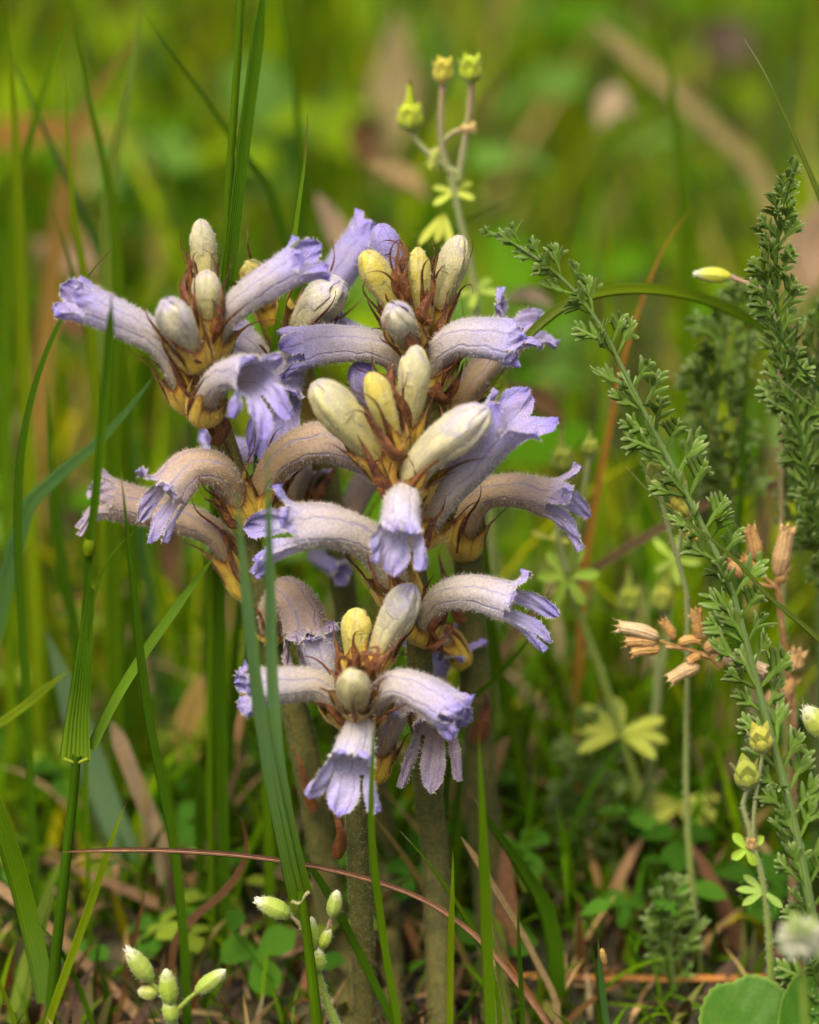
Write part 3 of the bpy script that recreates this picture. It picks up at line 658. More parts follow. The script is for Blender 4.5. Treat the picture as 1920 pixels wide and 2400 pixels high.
# tall pair of culms rising past the left spike
blade('paler of two tall green culms rising behind the cream bud of the leaning spike', 22, 20, [(566, -40), (556, 150), (542, 350), (532, 520), (526, 690), (505, 1000), (500, 1300), (494, 1800)], G1, 'grass culm', rnd=True)
blade('ribbed darker grass culm of the tall pair, cobweb specks on it', 21, 30, [(618, -40), (600, 120), (578, 290), (560, 430), (546, 560), (530, 690), (520, 900), (512, 1300), (520, 1800)], G2, 'grass culm', fold=.5, taper=.05, twist=.2)
blade('upright grass blade with purple tip passing behind the lavender flower of the leaning spike', 16, 25, [(722, 264, 30), (714, 380, 27), (700, 480, 24), (686, 580, 21), (664, 700, 18), (640, 830, 16), (618, 960), (606, 1090), (600, 1250), (615, 1500)], G1, tip=PUR, twist=.2)
blade('dark arching grass blade whose yellow and purple tip ends above the leftmost flower', 19, 23, [(262, 582), (205, 650), (130, 775), (80, 910), (50, 1060), (42, 1250), (60, 1600)], G2, tip=PUR, twist=.5)
def sheath():
    t = thing('grass_plant', at(115, 2440, -.02), 'green grass stem with a flared leaf collar, its top crossing the leftmost flower', 'grass stem')
    P = catmull([at(x, y, -.02) for x, y in [(214, 1380), (200, 1500), (188, 1620), (180, 1700), (176, 1783)]], 24)
    wd = np.interp(np.linspace(0, 1, 24), [0, .3, .7, 1], [16, 34, 54, 76]) * mpp(P[0]); m = MB()
    blade_mesh(m, P, wd, G2, None, .1, .30, th=.10, basecol=(.16, .28, .015)); m.build('leaf_sheath', M_GRASS, t)
    P = catmull([at(x, y, -.02) for x, y in [(180, 1770), (168, 1900), (150, 2060), (132, 2230), (112, 2440)]], 24); m = MB()
    blade_mesh(m, P, np.linspace(21, 30, 24) * mpp(P[0]), G2, rnd=True); m.build('culm', M_GRASS, t)
    P = catmull([at(x, y, -.02) for x, y in [(262, 690), (256, 800), (240, 980), (222, 1180), (208, 1290), (204, 1380), (196, 1500)]], 30); m = MB()
    blade_mesh(m, P, 21 * mpp(P[0]) * np.clip(np.linspace(0, 1, 30) / .1, .1, 1), G2, None, .1, .6); m.build('culm', M_GRASS, t)
    P = catmull([at(x, y, -.0205) for x, y in [(211, 1262), (209, 1280), (206, 1300)]], 8); m = MB()
    blade_mesh(m, P, np.array([21, 25, 28, 30, 30, 28, 25, 21]) * mpp(P[0]), G3, rnd=True); m.build('knot', M_GRASS, t)
    m = MB(); P = catmull([at(x, y, -.0205) for x, y in [(150, 1778), (162, 1783), (178, 1788), (194, 1783), (206, 1778)]], 12)
    blade_mesh(m, P, np.full(12, 7) * mpp(P[0]), (.36, .44, .04), rnd=True); m.build('collar', M_GRASS, t)
    m = MB(); P = catmull([at(x, y, Y) for x, y, Y in [(505, 1300, .004), (430, 1400, -.002), (345, 1520, -.008), (270, 1640, -.014), (212, 1755, -.019)]], 30)
    blade_mesh(m, P, 27 * mpp(P[0]) * np.clip(np.linspace(0, 1, 30) / .3, .02, 1) ** .7, G1, twist=.5); m.build('leaf_blade', M_GRASS, t)
sheath()
blade('slim upright grass blade with yellow tip crossing the oldest tan flower on the leaning spike', -14, 24, [(283, 1104), (296, 1220), (314, 1380), (330, 1540), (352, 1700), (382, 1850), (410, 2000), (430, 2200)], G2, tip=(.4, .3, .02), twist=.3)
blade('thin curved grass wisp hooking down under the oldest tan flower', 14, 11, [(350, 1222), (300, 1258), (255, 1310), (222, 1400), (206, 1500), (200, 1700)], G1)
blade('bright straight grass blade with a purple tip, running over the rusty stalk', -22, 20, [(298, 1878), (268, 1950), (232, 2060), (190, 2180), (150, 2290), (110, 2410), (90, 2500)], G3, tip=PUR, twist=.1)
blade('broad flat blade slanting down to a cut pale end', -18, 52, [(-50, 1800), (0, 1930), (40, 2050), (75, 2190), (98, 2290), (110, 2352)], G1, root=False, taper=.02, twist=.3, basecol=(.14, .26, .03))
blade('thin arching grass wisp springing from the broad cut blade', -19, 13, [(88, 2160), (130, 2210), (165, 2270), (195, 2340), (222, 2420)], G2, twist=.2)
blade('thin grass tip crossing the corner below the broad cut blade', -25, 12, [(-20, 2260), (10, 2330), (40, 2410), (60, 2480)], G3)
blade('pale flat grass blade leaning under the broad cut blade', -5, 30, [(138, 2020), (100, 2130), (60, 2260), (22, 2400)], GP, twist=.4)
blade('second pale grass blade low beside the broad cut blade', -8, 22, [(125, 2100), (85, 2230), (45, 2400)], GP)
blade('pinkish straw lying aslant behind the bright purple-tipped blade', 8, 27, [(-30, 2060), (60, 2130), (150, 2210), (260, 2320), (340, 2400), (380, 2450)], SP, 'straw', name='straw', material=M_STRAW, taper=.02, root=False)
blade('thin dark brown dead stalk leaning beside the chickweed buds', -2, 15, [(342, 2085), (322, 2170), (300, 2260), (288, 2340), (262, 2420)], SB, 'dead stalk', name='dead_stalk', material=M_STRAW)
blade('curled brown dead leaf hooking over behind the rusty stalk', -2, 19, [(548, 1898), (566, 1925), (578, 1975), (565, 2035), (520, 2095), (455, 2150), (412, 2205), (400, 2280)], SB, 'dead leaf', name='dead_leaf', material=M_STRAW, twist=.4)
blade('long rusty dry stalk arching right across in front of the flower stems', -27, 17, [(145, 1997), (300, 1992), (480, 1998), (650, 2016), (830, 2052), (990, 2108), (1110, 2190), (1210, 2300), (1300, 2430)], SR, 'dry stalk', name='dry_stalk', material=M_STRAW, taper=.08, fold=.6, twist=.2)
def front_pair():
    t = thing('grass_plant', at(748, 2440, -.034), 'blurred forked grass stem whose two leaves rise before the flowers', 'grass stem')
    for pts, w_, c in (([(556, 1150), (566, 1280), (584, 1460), (608, 1660), (640, 1850), (676, 2020), (696, 2112)], 31, (.15, .29, .095)), ([(626, 1060), (630, 1230), (634, 1430), (640, 1620), (655, 1800), (690, 1990), (716, 2090)], 27, (.15, .29, .095))):
        P = catmull([at(x, y, -.034 - .012 * (2112 - y) / 1000) for x, y in pts], 34); m = MB()
        blade_mesh(m, P, w_ * mpp(P[0]) * np.clip(np.linspace(0, 1, 34) / .3, .05, 1) ** .6 * np.linspace(.8, 1.35, 34), c, twist=.25, basecol=G1, fold=.45); m.build('leaf_blade', M_GRASS, t)
    P = catmull([at(x, y, -.034) for x, y in [(704, 2085), (716, 2160), (730, 2280), (748, 2440)]], 16); m = MB()
    blade_mesh(m, P, np.linspace(20, 30, 16) * mpp(P[0]), G1, rnd=True); m.build('culm', M_GRASS, t)
    m = MB(); P = catmull([at(x, y, -.0345) for x, y in [(684, 2112), (700, 2118), (716, 2098), (724, 2090)]], 10)
    blade_mesh(m, P, np.full(10, 9) * mpp(P[0]), (.5, .5, .25), rnd=True); m.build('collar', M_GRASS, t)
front_pair()
blade('slender pale-tipped grass blade in front of the short spike, beside its hanging flower', -40, 19, [(878, 1672), (874, 1760), (870, 1880), (874, 2000), (888, 2120), (908, 2260), (935, 2420)], G1, tip=WHT, twist=.1)
blade('dark grass blade slanting from the forked stem down to the flower stem bases', -24, 20, [(640, 1890), (700, 1990), (760, 2080), (820, 2190), (880, 2310), (925, 2400), (945, 2450)], G2)
blade('fine grass blade slanting across the middle flower stem', -26, 13, [(938, 1948), (985, 2000), (1040, 2070), (1085, 2140), (1130, 2220), (1165, 2330)], G1, tip=WHT)
blade('straight narrow grass blade before the middle flower stem', -30, 17, [(1062, 1996), (1060, 2100), (1056, 2220), (1054, 2420)], G3, twist=.1)
blade('blurred wide grass blade standing right of the middle flower stem', -44, 28, [(1122, 1720), (1128, 1850), (1134, 2000), (1140, 2180), (1150, 2420)], G1, twist=.2)
blade('dark broad leaf blade leaning away from the right flower stem', -2, 44, [(1112, 1870), (1150, 1930), (1200, 2000), (1240, 2060), (1275, 2120), (1300, 2220)], G2, tip=WHT, twist=.2, taper=.5)
blade('pale straw slanting down behind the blurred wide blade', -12, 18, [(1080, 1960), (1120, 2020), (1170, 2100), (1225, 2190), (1262, 2262), (1300, 2340)], ST, 'straw', name='straw', material=M_STRAW, taper=.1)
blade('grass tip curling out from behind the drooping flower of the middle spike', 6, 15, [(1292, 1372), (1272, 1425), (1245, 1490), (1195, 1552), (1130, 1618), (1070, 1660), (1050, 1800)], G2, twist=.2)
blade('long soft blade bending behind the right flower stem', 45, 26, [(1136, 1120), (1138, 1300), (1152, 1470), (1180, 1620), (1215, 1780), (1240, 1950)], G1)
blade('thin grass needle beside the crossing straws, without an insect', -28, 12, [(1213, 2104), (1216, 2200), (1222, 2320), (1226, 2430)], G2)
blade('needle-thin blade low between the straws', -25, 12, [(1146, 2125), (1160, 2220), (1180, 2330), (1200, 2430)], GP)
blade('grass blade with a tiny brown leafhopper clinging below its tip', -28, 17, [(1402, 2198), (1406, 2260), (1414, 2340), (1424, 2430)], GT, twist=.1)
blade('thin orange straw lying level low over the ground', 6, 16, [(1190, 2284), (1330, 2290), (1480, 2293), (1640, 2293), (1840, 2290)], SO, 'straw', name='straw', material=M_STRAW, root=False, taper=.1)
blade('rusty dry blade bending down near the orange straw', -22, 15, [(1160, 2210), (1215, 2290), (1260, 2360), (1300, 2440)], SO, 'straw', name='straw', material=M_STRAW)
blade('straw-coloured stalk falling behind the middle flower stem', 6, 16, [(870, 1905), (935, 1990), (1000, 2090), (1060, 2190), (1115, 2300)], (.34, .25, .06), 'straw', name='straw', material=M_STRAW)
blade('long spear of grass above the dark feathery shoot, brown nick halfway', 37, 22, [(1744, 90), (1790, 165), (1830, 250), (1858, 310), (1888, 380), (1925, 470), (1990, 680), (2040, 1000)], GP, twist=.1, tip=WHT)
blade('fine grass blade slanting across the long diagonal feathery stem', -10, 15, [(1466, 1092), (1520, 1150), (1590, 1208), (1660, 1258), (1730, 1318), (1800, 1395), (1930, 1510), (2020, 1640)], GP, twist=.1, tip=WHT)
blade('pointed thin blade poking across the dark feathery shoot', -4, 11, [(1834, 894), (1870, 925), (1930, 970), (2000, 1060)], G3, tip=WHT)
blade('shadowy grass blade leaning behind the dark feathery shoot', 8, 18, [(1770, 690), (1810, 760), (1860, 840), (1930, 930), (2010, 1100)], GT)
blade('upright soft grass blade left of the dark feathery shoot', 55, 19, [(1760, 690), (1752, 850), (1742, 1050), (1734, 1250), (1740, 1500)], G2)
blade('grass leaf arching over behind the diagonal feathery stem', 30, 27, [(1120, 985, 24), (1165, 880, 25), (1240, 785, 28), (1330, 712, 32), (1440, 680, 36), (1570, 682, 42), (1690, 715, 50), (1800, 775, 58)], G3, root=False, taper=.3, twist=-.2, basecol=G1)
blade('tiny upright grass needle behind the spike with the rusty tip', 34, 10, [(1074, 646), (1084, 720), (1092, 790), (1096, 1000)], GT)
blade('soft dark blade tip behind the small fruiting stem', 80, 15, [(1232, 448), (1180, 472), (1120, 502), (1070, 535), (1030, 640)], G2)
blade('blurred orange-brown dead stem behind the diagonal feathery stem', 70, 22, [(1622, 486), (1560, 575), (1510, 690), (1465, 830), (1438, 960), (1408, 1110), (1372, 1320), (1360, 1500)], (.50, .24, .03), 'dead stem', name='dead_stalk', material=M_STRAW, taper=.5)
blade('blurred pinkish straw leaning down to the left behind the star leaf', 62, 30, [(1960, 1108), (1820, 1135), (1690, 1165), (1560, 1232), (1420, 1315), (1320, 1385), (1240, 1450), (1160, 1560)], SP, 'straw', name='straw', material=M_STRAW, taper=.02)
blade('blurred broad tan straw slanting across the far green', 300, 46, [(1380, 40), (1480, 130), (1580, 215), (1680, 310), (1770, 400)], (.42, .33, .13), 'straw', name='straw', material=M_STRAW, taper=.1)
blade('blurred rust-orange dead blade crossing behind the left grass', 330, 70, [(330, 330), (200, 305), (60, 308), (-80, 318), (-200, 330)], (.42, .17, .03), 'dead blade', name='dead_grass', material=M_STRAW, root=False, taper=.5)
blade('blurred brown dead blade slanting up behind the left grass', 190, 46, [(330, 60), (270, 150), (215, 230), (170, 320)], (.34, .20, .04), 'dead blade', name='dead_grass', material=M_STRAW)
blade('teal grass blade slanting behind the thick folded culm', 38, 42, [(362, 880), (300, 960), (225, 1040), (130, 1120), (60, 1200)], GT, twist=.2)
blade('pale green blade slanting in low behind the leaf collar', 12, 20, [(160, 1572), (110, 1612), (50, 1660), (-30, 1715)], G3, root=False)
blade('wide pale bluish blade low behind the leaf collar', 45, 74, [(110, 1480), (150, 1600), (195, 1740), (245, 1880), (290, 2000)], (.16, .27, .12), twist=.2)
blade('pinkish tan straw behind the slim yellow-tipped blade', 40, 40, [(262, 1690), (300, 1790), (345, 1900), (380, 1990)], (.42, .30, .17), 'straw', name='straw', material=M_STRAW, taper=.1)
blade('blurred dead yellow leaf hanging behind the left stems', 90, 74, [(470, 1575), (455, 1650), (440, 1730), (420, 1850)], (.55, .36, .10), 'dead leaf', name='dead_leaf', material=M_STRAW, both=True, taper=.4, root=False)
blade('broad dark leaf slanting low beside the small clover-like sprig', 30, 34, [(1640, 2050), (1710, 2110), (1780, 2170), (1860, 2240)], G2, tip=WHT)
for i, (Y, w_, c, pts) in enumerate([
    (95, 32, G1, [(170, 10), (120, 160), (72, 320), (40, 440), (20, 620), (10, 900)]), (100, 40, GP, [(338, -20), (308, 160), (276, 330), (256, 470), (250, 700)]),
    (70, 26, G3, [(152, 170), (158, 330), (172, 500), (196, 640), (215, 800)]), (80, 28, G1, [(160, -20), (196, 170), (236, 350), (262, 470), (280, 700)]),
    (95, 24, G2, [(330, 20), (400, 120), (480, 230), (560, 345), (640, 460)]), (120, 26, G2, [(652, -20), (676, 100), (694, 230), (704, 400)]),
    (60, 36, G1, [(262, 430), (266, 560), (272, 700), (262, 950)]), (110, 28, GT, [(10, 100), (60, 210), (120, 340), (180, 470), (240, 620)]),
    (75, 28, G2, [(120, 480), (165, 620), (200, 760), (240, 960)]), (90, 34, G3, [(20, 0), (30, 200), (40, 420), (50, 700)]),
    (50, 24, G1, [(470, 1230), (482, 1400), (492, 1560), (498, 1720)]), (48, 22, G2, [(560, 1320), (556, 1460), (548, 1600), (540, 1760)]),
    (44, 26, G2, [(600, 1440), (575, 1560), (545, 1680), (510, 1820)]), (35, 22, G1, [(380, 1760), (395, 1860), (405, 1960), (410, 2080)]),
    (30, 26, G2, [(470, 1780), (466, 1880), (470, 2000), (480, 2100)]), (100, 30, G3, [(60, 1240), (100, 1380), (150, 1520), (190, 1640)]),
    (110, 34, G1, [(0, 1180), (30, 1320), (80, 1480), (120, 1640)]), (60, 30, G2, [(110, 900), (120, 1100), (150, 1350), (180, 1500)]),
    (65, 30, G1, [(1165, 1480), (1180, 1600), (1205, 1720), (1225, 1850)]), (52, 26, GT, [(1215, 1700), (1228, 1800), (1245, 1900), (1250, 2000)]),
    (150, 40, G1, [(1560, 60), (1580, 250), (1600, 420), (1610, 600)]), (140, 36, G3, [(700, 450), (670, 560), (640, 700), (630, 800)]),
    (38, 18, G1, [(1095, 1060), (1118, 1180), (1140, 1300), (1150, 1500)]), (60, 26, G2, [(1620, 1950), (1640, 2040), (1660, 2140), (1670, 2220)])]):
    hue = {G1: 'mid green', G2: 'dark green', G3: 'bright yellow-green', GP: 'pale green', GT: 'bluish green'}[c]; x_, y_ = pts[0]
    where = 'rising behind the leaning spike' if x_ < 450 and y_ < 700 else 'behind the leaf collar' if x_ < 200 else 'low behind the leaning stem' if x_ < 620 and y_ > 1000 else 'behind the tall culm pair' if x_ < 900 else 'far behind the feathery shoots' if y_ < 500 or x_ > 1500 else 'behind the right flower stem'
    blade('soft blurred %s grass blade %s' % (hue, where), Y, w_, pts, c, group='blurred grass blades behind the flowers')

for i, (Y, w_, c, pts) in enumerate([(380, 110, (.34, .27, .12), [(935, 30), (925, 160), (905, 300), (890, 430)]), (330, 80, (.16, .075, .03), [(830, 270), (850, 330), (870, 400)]), (260, 120, (.36, .24, .15), [(1935, 460), (1910, 560), (1890, 700)]),
    (420, 130, (.055, .035, .012), [(1640, 60), (1700, 95), (1770, 120)]), (300, 60, (.40, .30, .18), [(1480, 270), (1440, 230), (1400, 300)]), (240, 90, (.34, .22, .14), [(80, 560), (160, 610), (260, 600)]), (220, 90, (.17, .08, .03), [(120, 700), (170, 740), (200, 800)]),
    (160, 60, (.38, .27, .17), [(740, 450), (800, 560), (840, 640)]), (170, 60, (.30, .21, .08), [(860, 380), (960, 420), (1000, 470)]), (120, 44, (.40, .30, .20), [(1180, 700), (1240, 690), (1300, 720)]), (110, 60, (.15, .08, .03), [(1180, 900), (1260, 940), (1330, 1000)]),
    (90, 46, (.40, .28, .10), [(1560, 1950), (1610, 2050), (1640, 2150), (1650, 2220)]), (130, 60, (.20, .11, .05), [(420, 1180), (400, 1300), (420, 1400)]), (40, 46, (.42, .33, .06), [(1120, 2010), (1100, 2060), (1080, 2110)])]):
    hue = 'dark brown' if sum(c) < .37 else 'yellowish' if c[2] < .11 else 'pale tan' if c[1] >= .27 else 'pinkish brown'; x_, y_ = pts[0]
    where = 'behind the leaning spike' if x_ < 600 else 'behind the fruiting cranesbill' if x_ < 1100 and y_ < 700 else 'beyond the broad tan straw' if y_ < 350 else 'behind the dark feathery shoot' if x_ > 1800 else 'behind the long feathery shoot' if y_ < 1500 else 'low behind the straws'
    blade('soft blurred %s dead leaf %s' % (hue, where), Y, w_, pts, c, 'dead leaf', 'blurred dead leaves among the background grass', name='dead_leaf', material=M_STRAW, root=False, both=True, taper=.4)

def leafhopper():
    t = thing('leafhopper', at(1410, 2246, -.0285), 'tiny tan leafhopper clinging to a narrow grass blade', 'insect')
    a, b = at(1420, 2266, -.0295), at(1410, 2222, -.0295); P = catmull([a, a * .6 + b * .4, b], 14)
    T, U, S = frames(P, CAM - b); u = np.linspace(0, 1, 14)
    rr = np.interp(u, [0, .25, .6, .85, 1], [.15, .75, 1, .8, .15]) * 9 * mpp(b)
    m = MB(); sweep(m, P, rr, rr * .8, U, S, 12, colramp(u, [(0, (.25, .13, .04, 0)), (.6, (.42, .26, .08, 0)), (1, (.5, .3, .07, 0))])); m.build('body', M_STRAW, t)
    for sg in (-1, 1):
        m = MB(); Q = P[2:9] + S[2:9] * (sg * rr[2:9] * .55)[:, None] + U[2:9] * (rr[2:9] * .55)[:, None]
        sweep(m, Q, rr[2:9] * .5, rr[2:9] * .25, U[2:9], S[2:9], 8, np.tile((.36, .22, .08, 0), (7, 1))); m.build('wing', M_STRAW, t)
        m = MB(); p0 = P[11] + S[11] * sg * rr[11] * .7; sweep(m, np.array([p0 - S[11] * 3e-4 * sg * k + U[11] * (1e-4 + 0 * k) for k in (-1, 0, 1)]) , 1.6e-4, 1.6e-4, U[:3], T[:3], 6, np.tile((.03, .01, .01, 0), (3, 1))); m.build('eye', M_STRAW, t)
        for k in (4, 6, 9):
            m = MB(); thread(m, P[k] + S[k] * sg * rr[k] * .5, S[k] * sg - U[k], 12 * mpp(b), 1e-4, 6e-5, .1, (.2, .1, .03), n=6); m.build('leg', M_STRAW, t)
leafhopper()

# ------------------------------------------------------------------ feathery yarrow shoots
def leaflet_mesh(k, narrow=1.0):
    r = np.random.default_rng(50 + k); m = MB()
    def lobe(p, d, L, wid, z):
        side = np.array([-d[1], d[0], 0]); nn = np.array([0, 0, 1.0])
        s = np.array([0, .3, .65, .9, 1]); wv = np.array([.55, 1, .85, .45, .03]) * wid
        G = []
        for i in range(5):
            q = p + d * L * s[i] + nn * (z * L * s[i] ** 2)
            G.append([q - side * wv[i] + nn * wv[i] * .25, q - nn * wv[i] * .15, q + side * wv[i] + nn * wv[i] * .25, q + nn * wv[i] * .45, q - side * wv[i] + nn * wv[i] * .25])
        c = colramp(s, [(0, (.130, .235, .024, 0)), (.8, (.21, .335, .060, 0)), (1, (.46, .52, .28, 0))])
        m.grid(np.array(G), np.repeat(c[:, None], 5, 1))
    lobe(np.array([0., 0, 0]), np.array([1., 0, 0]), 1.0, .055, .12)
    for i, x in enumerate((.34, .58, .76)):
        for sg in (-1, 1):
            a = sg * R(r.uniform(20, 42)); L = (.56, .42, .27)[i] * r.uniform(.75, 1.15)
            d = np.array([math.cos(a), math.sin(a), 0]); p = np.array([x + r.normal(0, .04), 0, .12 * x * x]); lobe(p, d, L, .070 * narrow, r.uniform(0, .7))
            if i == 0 and r.random() < .7:
                a2 = a + sg * R(34); lobe(p + d * L * .4, np.array([math.cos(a2), math.sin(a2), 0]), L * .5, .058 * narrow, r.uniform(.1, .6))
    return m.mesh('leaflet', [M_LEAF], (0, 0, 0))
LEAFLETS = [leaflet_mesh(k) for k in range(5)]

YST = (.20, .30, .09)
def yarrow(label, Y, pts, stemw, n, leaf, seed=0, both=True, spread=55, stemcol=YST, group=None, lean=None, hang=True):
    r = np.random.default_rng(seed)
    P = [at(q[0], q[1], (Y if len(q) < 3 else q[2]) * 1e-3) for q in pts]; P = rooted(P); N = 80; Q = catmull(P, N)
    t = thing('yarrow_shoot', Q[-1], label, 'yarrow', group)
    T, U, S = frames(Q, CAM - Q[-1]); s = np.linspace(0, 1, N)
    wd = np.interp(s, [0, .15, .5, 1], stemw) * mpp(Q[0])
    m = MB(); sweep(m, Q, wd / 2, wd / 2, U, S, 10, np.tile((*stemcol, 0), (N, 1)), shape=lambda tt, p: 1 + .08 * np.cos(6 * p), vscale=4)
    m.hairs(1.5, 4e-4, 5e-5, (.5, .55, .35), .5, cap=1500); m.build('stem', [M_GRASS, M_HAIR], t)
    lo, hi, l0, l1 = leaf
    arc = np.r_[0, np.cumsum(np.linalg.norm(np.diff(Q, axis=0), axis=1))]
    vis = arc[-1] if len(P) == len(pts) else np.linalg.norm(np.diff(catmull(P[:len(pts)], 60), axis=0), axis=1).sum()
    for k in range(n):
        f = ((k + .3 * r.random()) / n); i = min(N - 2, int(np.searchsorted(arc, f * vis)))
        for sg in ((-1, 1, .3) if k % 2 else (-1, 1)):
            if k < 1 and sg < 0: continue
            base = Q[i] + S[i] * sg * wd[i] * .4 + (U[i] * wd[i] * .4 if abs(sg) < 1 else 0)
            ang = R(spread + r.normal(0, 9)) * min(1, .35 + 3 * f); roll = r.normal(0, .5)
            d = unit(-T[i] * math.cos(ang) + (S[i] * sg * math.cos(roll) + U[i] * math.sin(roll)) * math.sin(ang) + np.array((0, 0, .25)))
            vw = unit(CAM - base) + r.normal(0, .45, 3) + np.array((0, 0, .3)); nz = unit(vw - np.dot(vw, d) * d); sd = np.cross(nz, d)
            L = (l0 + (l1 - l0) * min(1, f * 3)) * r.uniform(.8, 1.15) * mpp(Q[i]) * np.interp(f, [0, lo, hi, 1], [.55, 1, 1, .8])
            M = Matrix(((*d * L, 0), (*sd * L, 0), (*nz * L, 0), (0, 0, 0, 1))).transposed()
            o = bpy.data.objects.new('leaflet', LEAFLETS[r.integers(5)]); col.objects.link(o); o.parent = t
            M.translation = Vector(base - Q[-1]); o.matrix_local = M
    return t

yarrow('long pale-stemmed feathery yarrow shoot leaning up towards the flowers', 12,
    [(1140, 540, 16), (1228, 585, 15), (1330, 665, 14), (1405, 760, 13), (1460, 865, 11), (1520, 985, 9), (1582, 1105, 6), (1650, 1240, 3), (1704, 1355, 0), (1742, 1480, -3), (1768, 1580, -5), (1806, 1720, -8), (1852, 1890, -12), (1888, 2060, -16), (1915, 2220, -19), (1935, 2440, -22)],
    [7, 10, 17, 28], 36, (.1, .9, 78, 104), seed=4)
yarrow('dense dark green feathery yarrow shoot standing upright under the grass spear', 25,
    [(1868, 378), (1846, 440), (1828, 520), (1820, 620), (1824, 740), (1840, 860), (1868, 980), (1890, 1090), (1915, 1220), (1940, 1400)], [8, 9, 11, 14], 40, (.1, .9, 62, 86), seed=9, spread=50, stemcol=(.10, .20, .03))
yarrow('blurred feathery yarrow shoot behind the long diagonal one', 62, [(1735, 690), (1700, 800), (1680, 930), (1690, 1060), (1720, 1200)], [8, 10, 12, 14], 20, (.1, .9, 80, 110), seed=14)
yarrow('blurred feathery yarrow shoot at the edge below the dark dense one', 45, [(1940, 720), (1915, 850), (1900, 980), (1905, 1120), (1920, 1300)], [8, 10, 12, 14], 20, (.1, .9, 80, 110), seed=15)
yarrow('soft feathery leaf low between the star-leaved stems', 52, [(1400, 1700), (1385, 1800), (1378, 1900), (1385, 2000), (1400, 2080)], [6, 8, 9, 10], 14, (.1, .9, 90, 110), seed=16, spread=75)
yarrow('small fresh feathery leaf beside the straw and clover leaf', 6, [(1570, 2080), (1568, 2140), (1572, 2220), (1580, 2320)], [8, 9, 10, 12], 10, (.1, .9, 70, 100), seed=17, spread=45)

# ------------------------------------------------------------------ geranium, chickweed, dry calyces
def stalk(t, P, w0, w1, c0, c1=None, name='stem', hair=2.0, material=None):
    Q = catmull(P, 26); T, U, S = frames(Q, CAM - Q[-1]); s = np.linspace(0, 1, 26)
    wd = (w0 + (w1 - w0) * s) * mpp(Q[0]); c1 = c0 if c1 is None else c1
    m = MB(); sweep(m, Q, wd / 2, wd / 2, U, S, 10, np.c_[np.asarray(c0) * (1 - s)[:, None] + np.asarray(c1) * s[:, None], np.zeros(26)])
    if hair: m.hairs(hair, 7e-4, 7e-5, (.6, .62, .45), .5, cap=2000)
    return m.build(name, [material or M_GERAN, M_HAIR], t)

def ovoid(t, a, b, w_px, stops, name, ribs=5, prof=None, material=None, hair=2.0, rib=.06, parent=None):
    a, b = np.asarray(a), np.asarray(b); P = catmull([a, a * .5 + b * .5, b], 20); T, U, S = frames(P, CAM - b); u = np.linspace(0, 1, 20)
    prof = prof or [(0, .12), (.08, .55), (.3, .95), (.5, 1), (.75, .8), (.92, .45), (1, .06)]
    rr = np.interp(u, [p[0] for p in prof], [p[1] for p in prof]) * w_px * mpp(b) / 2
    m = MB(); sweep(m, P, rr, rr, U, S, 20, colramp(u, stops), shape=lambda tt, p: 1 + rib * np.cos(ribs * p))
    if hair: m.hairs(hair, 6e-4, 6e-5, (.62, .64, .48), .45, cap=900)
    return m.build(name, [material or M_GERAN, M_HAIR], parent or t)

def sepals(t, base, d, L, wid, n, c0, c1, open_=.35, name='sepal', parent=None, hair=2.0, curl=0.4, material=None):
    d = unit(d); u = unit(np.cross(d, (0.3, 1, .2))); v = np.cross(d, u)
    for k in range(n):
        a = 2 * math.pi * k / n + .4; rad = u * math.cos(a) + v * math.sin(a); tan = np.cross(d, rad)
        s = np.linspace(0, 1, 9); line = base + d * (L * s * (1 - .1 * s))[:, None] + rad * (wid * .62 * np.sin(np.clip(s * 1.6, 0, 1) * math.pi / 2) + L * open_ * (s ** 2) * curl)[:, None]
        wv = np.interp(s, [0, .2, .5, .8, 1], [.35, .8, 1, .6, .04]) * wid * .62; c = np.linspace(-1, 1, 5)
        G = line[:, None] + tan[None, None] * (c[None] * wv[:, None])[..., None] - rad[None, None] * ((c[None] ** 2) * wv[:, None] * .35)[..., None]
        C = colramp(s, [(0, (*c0, 0)), (1, (*c1, 0))]); m = MB(); m.grid(G, np.repeat(C[:, None], 5, 1))
        m.hairs(hair, 6e-4, 6e-5, (.62, .64, .48), .5, both=False, cap=200)
        m.build(name, [material or M_GERAN, M_HAIR], parent or t)

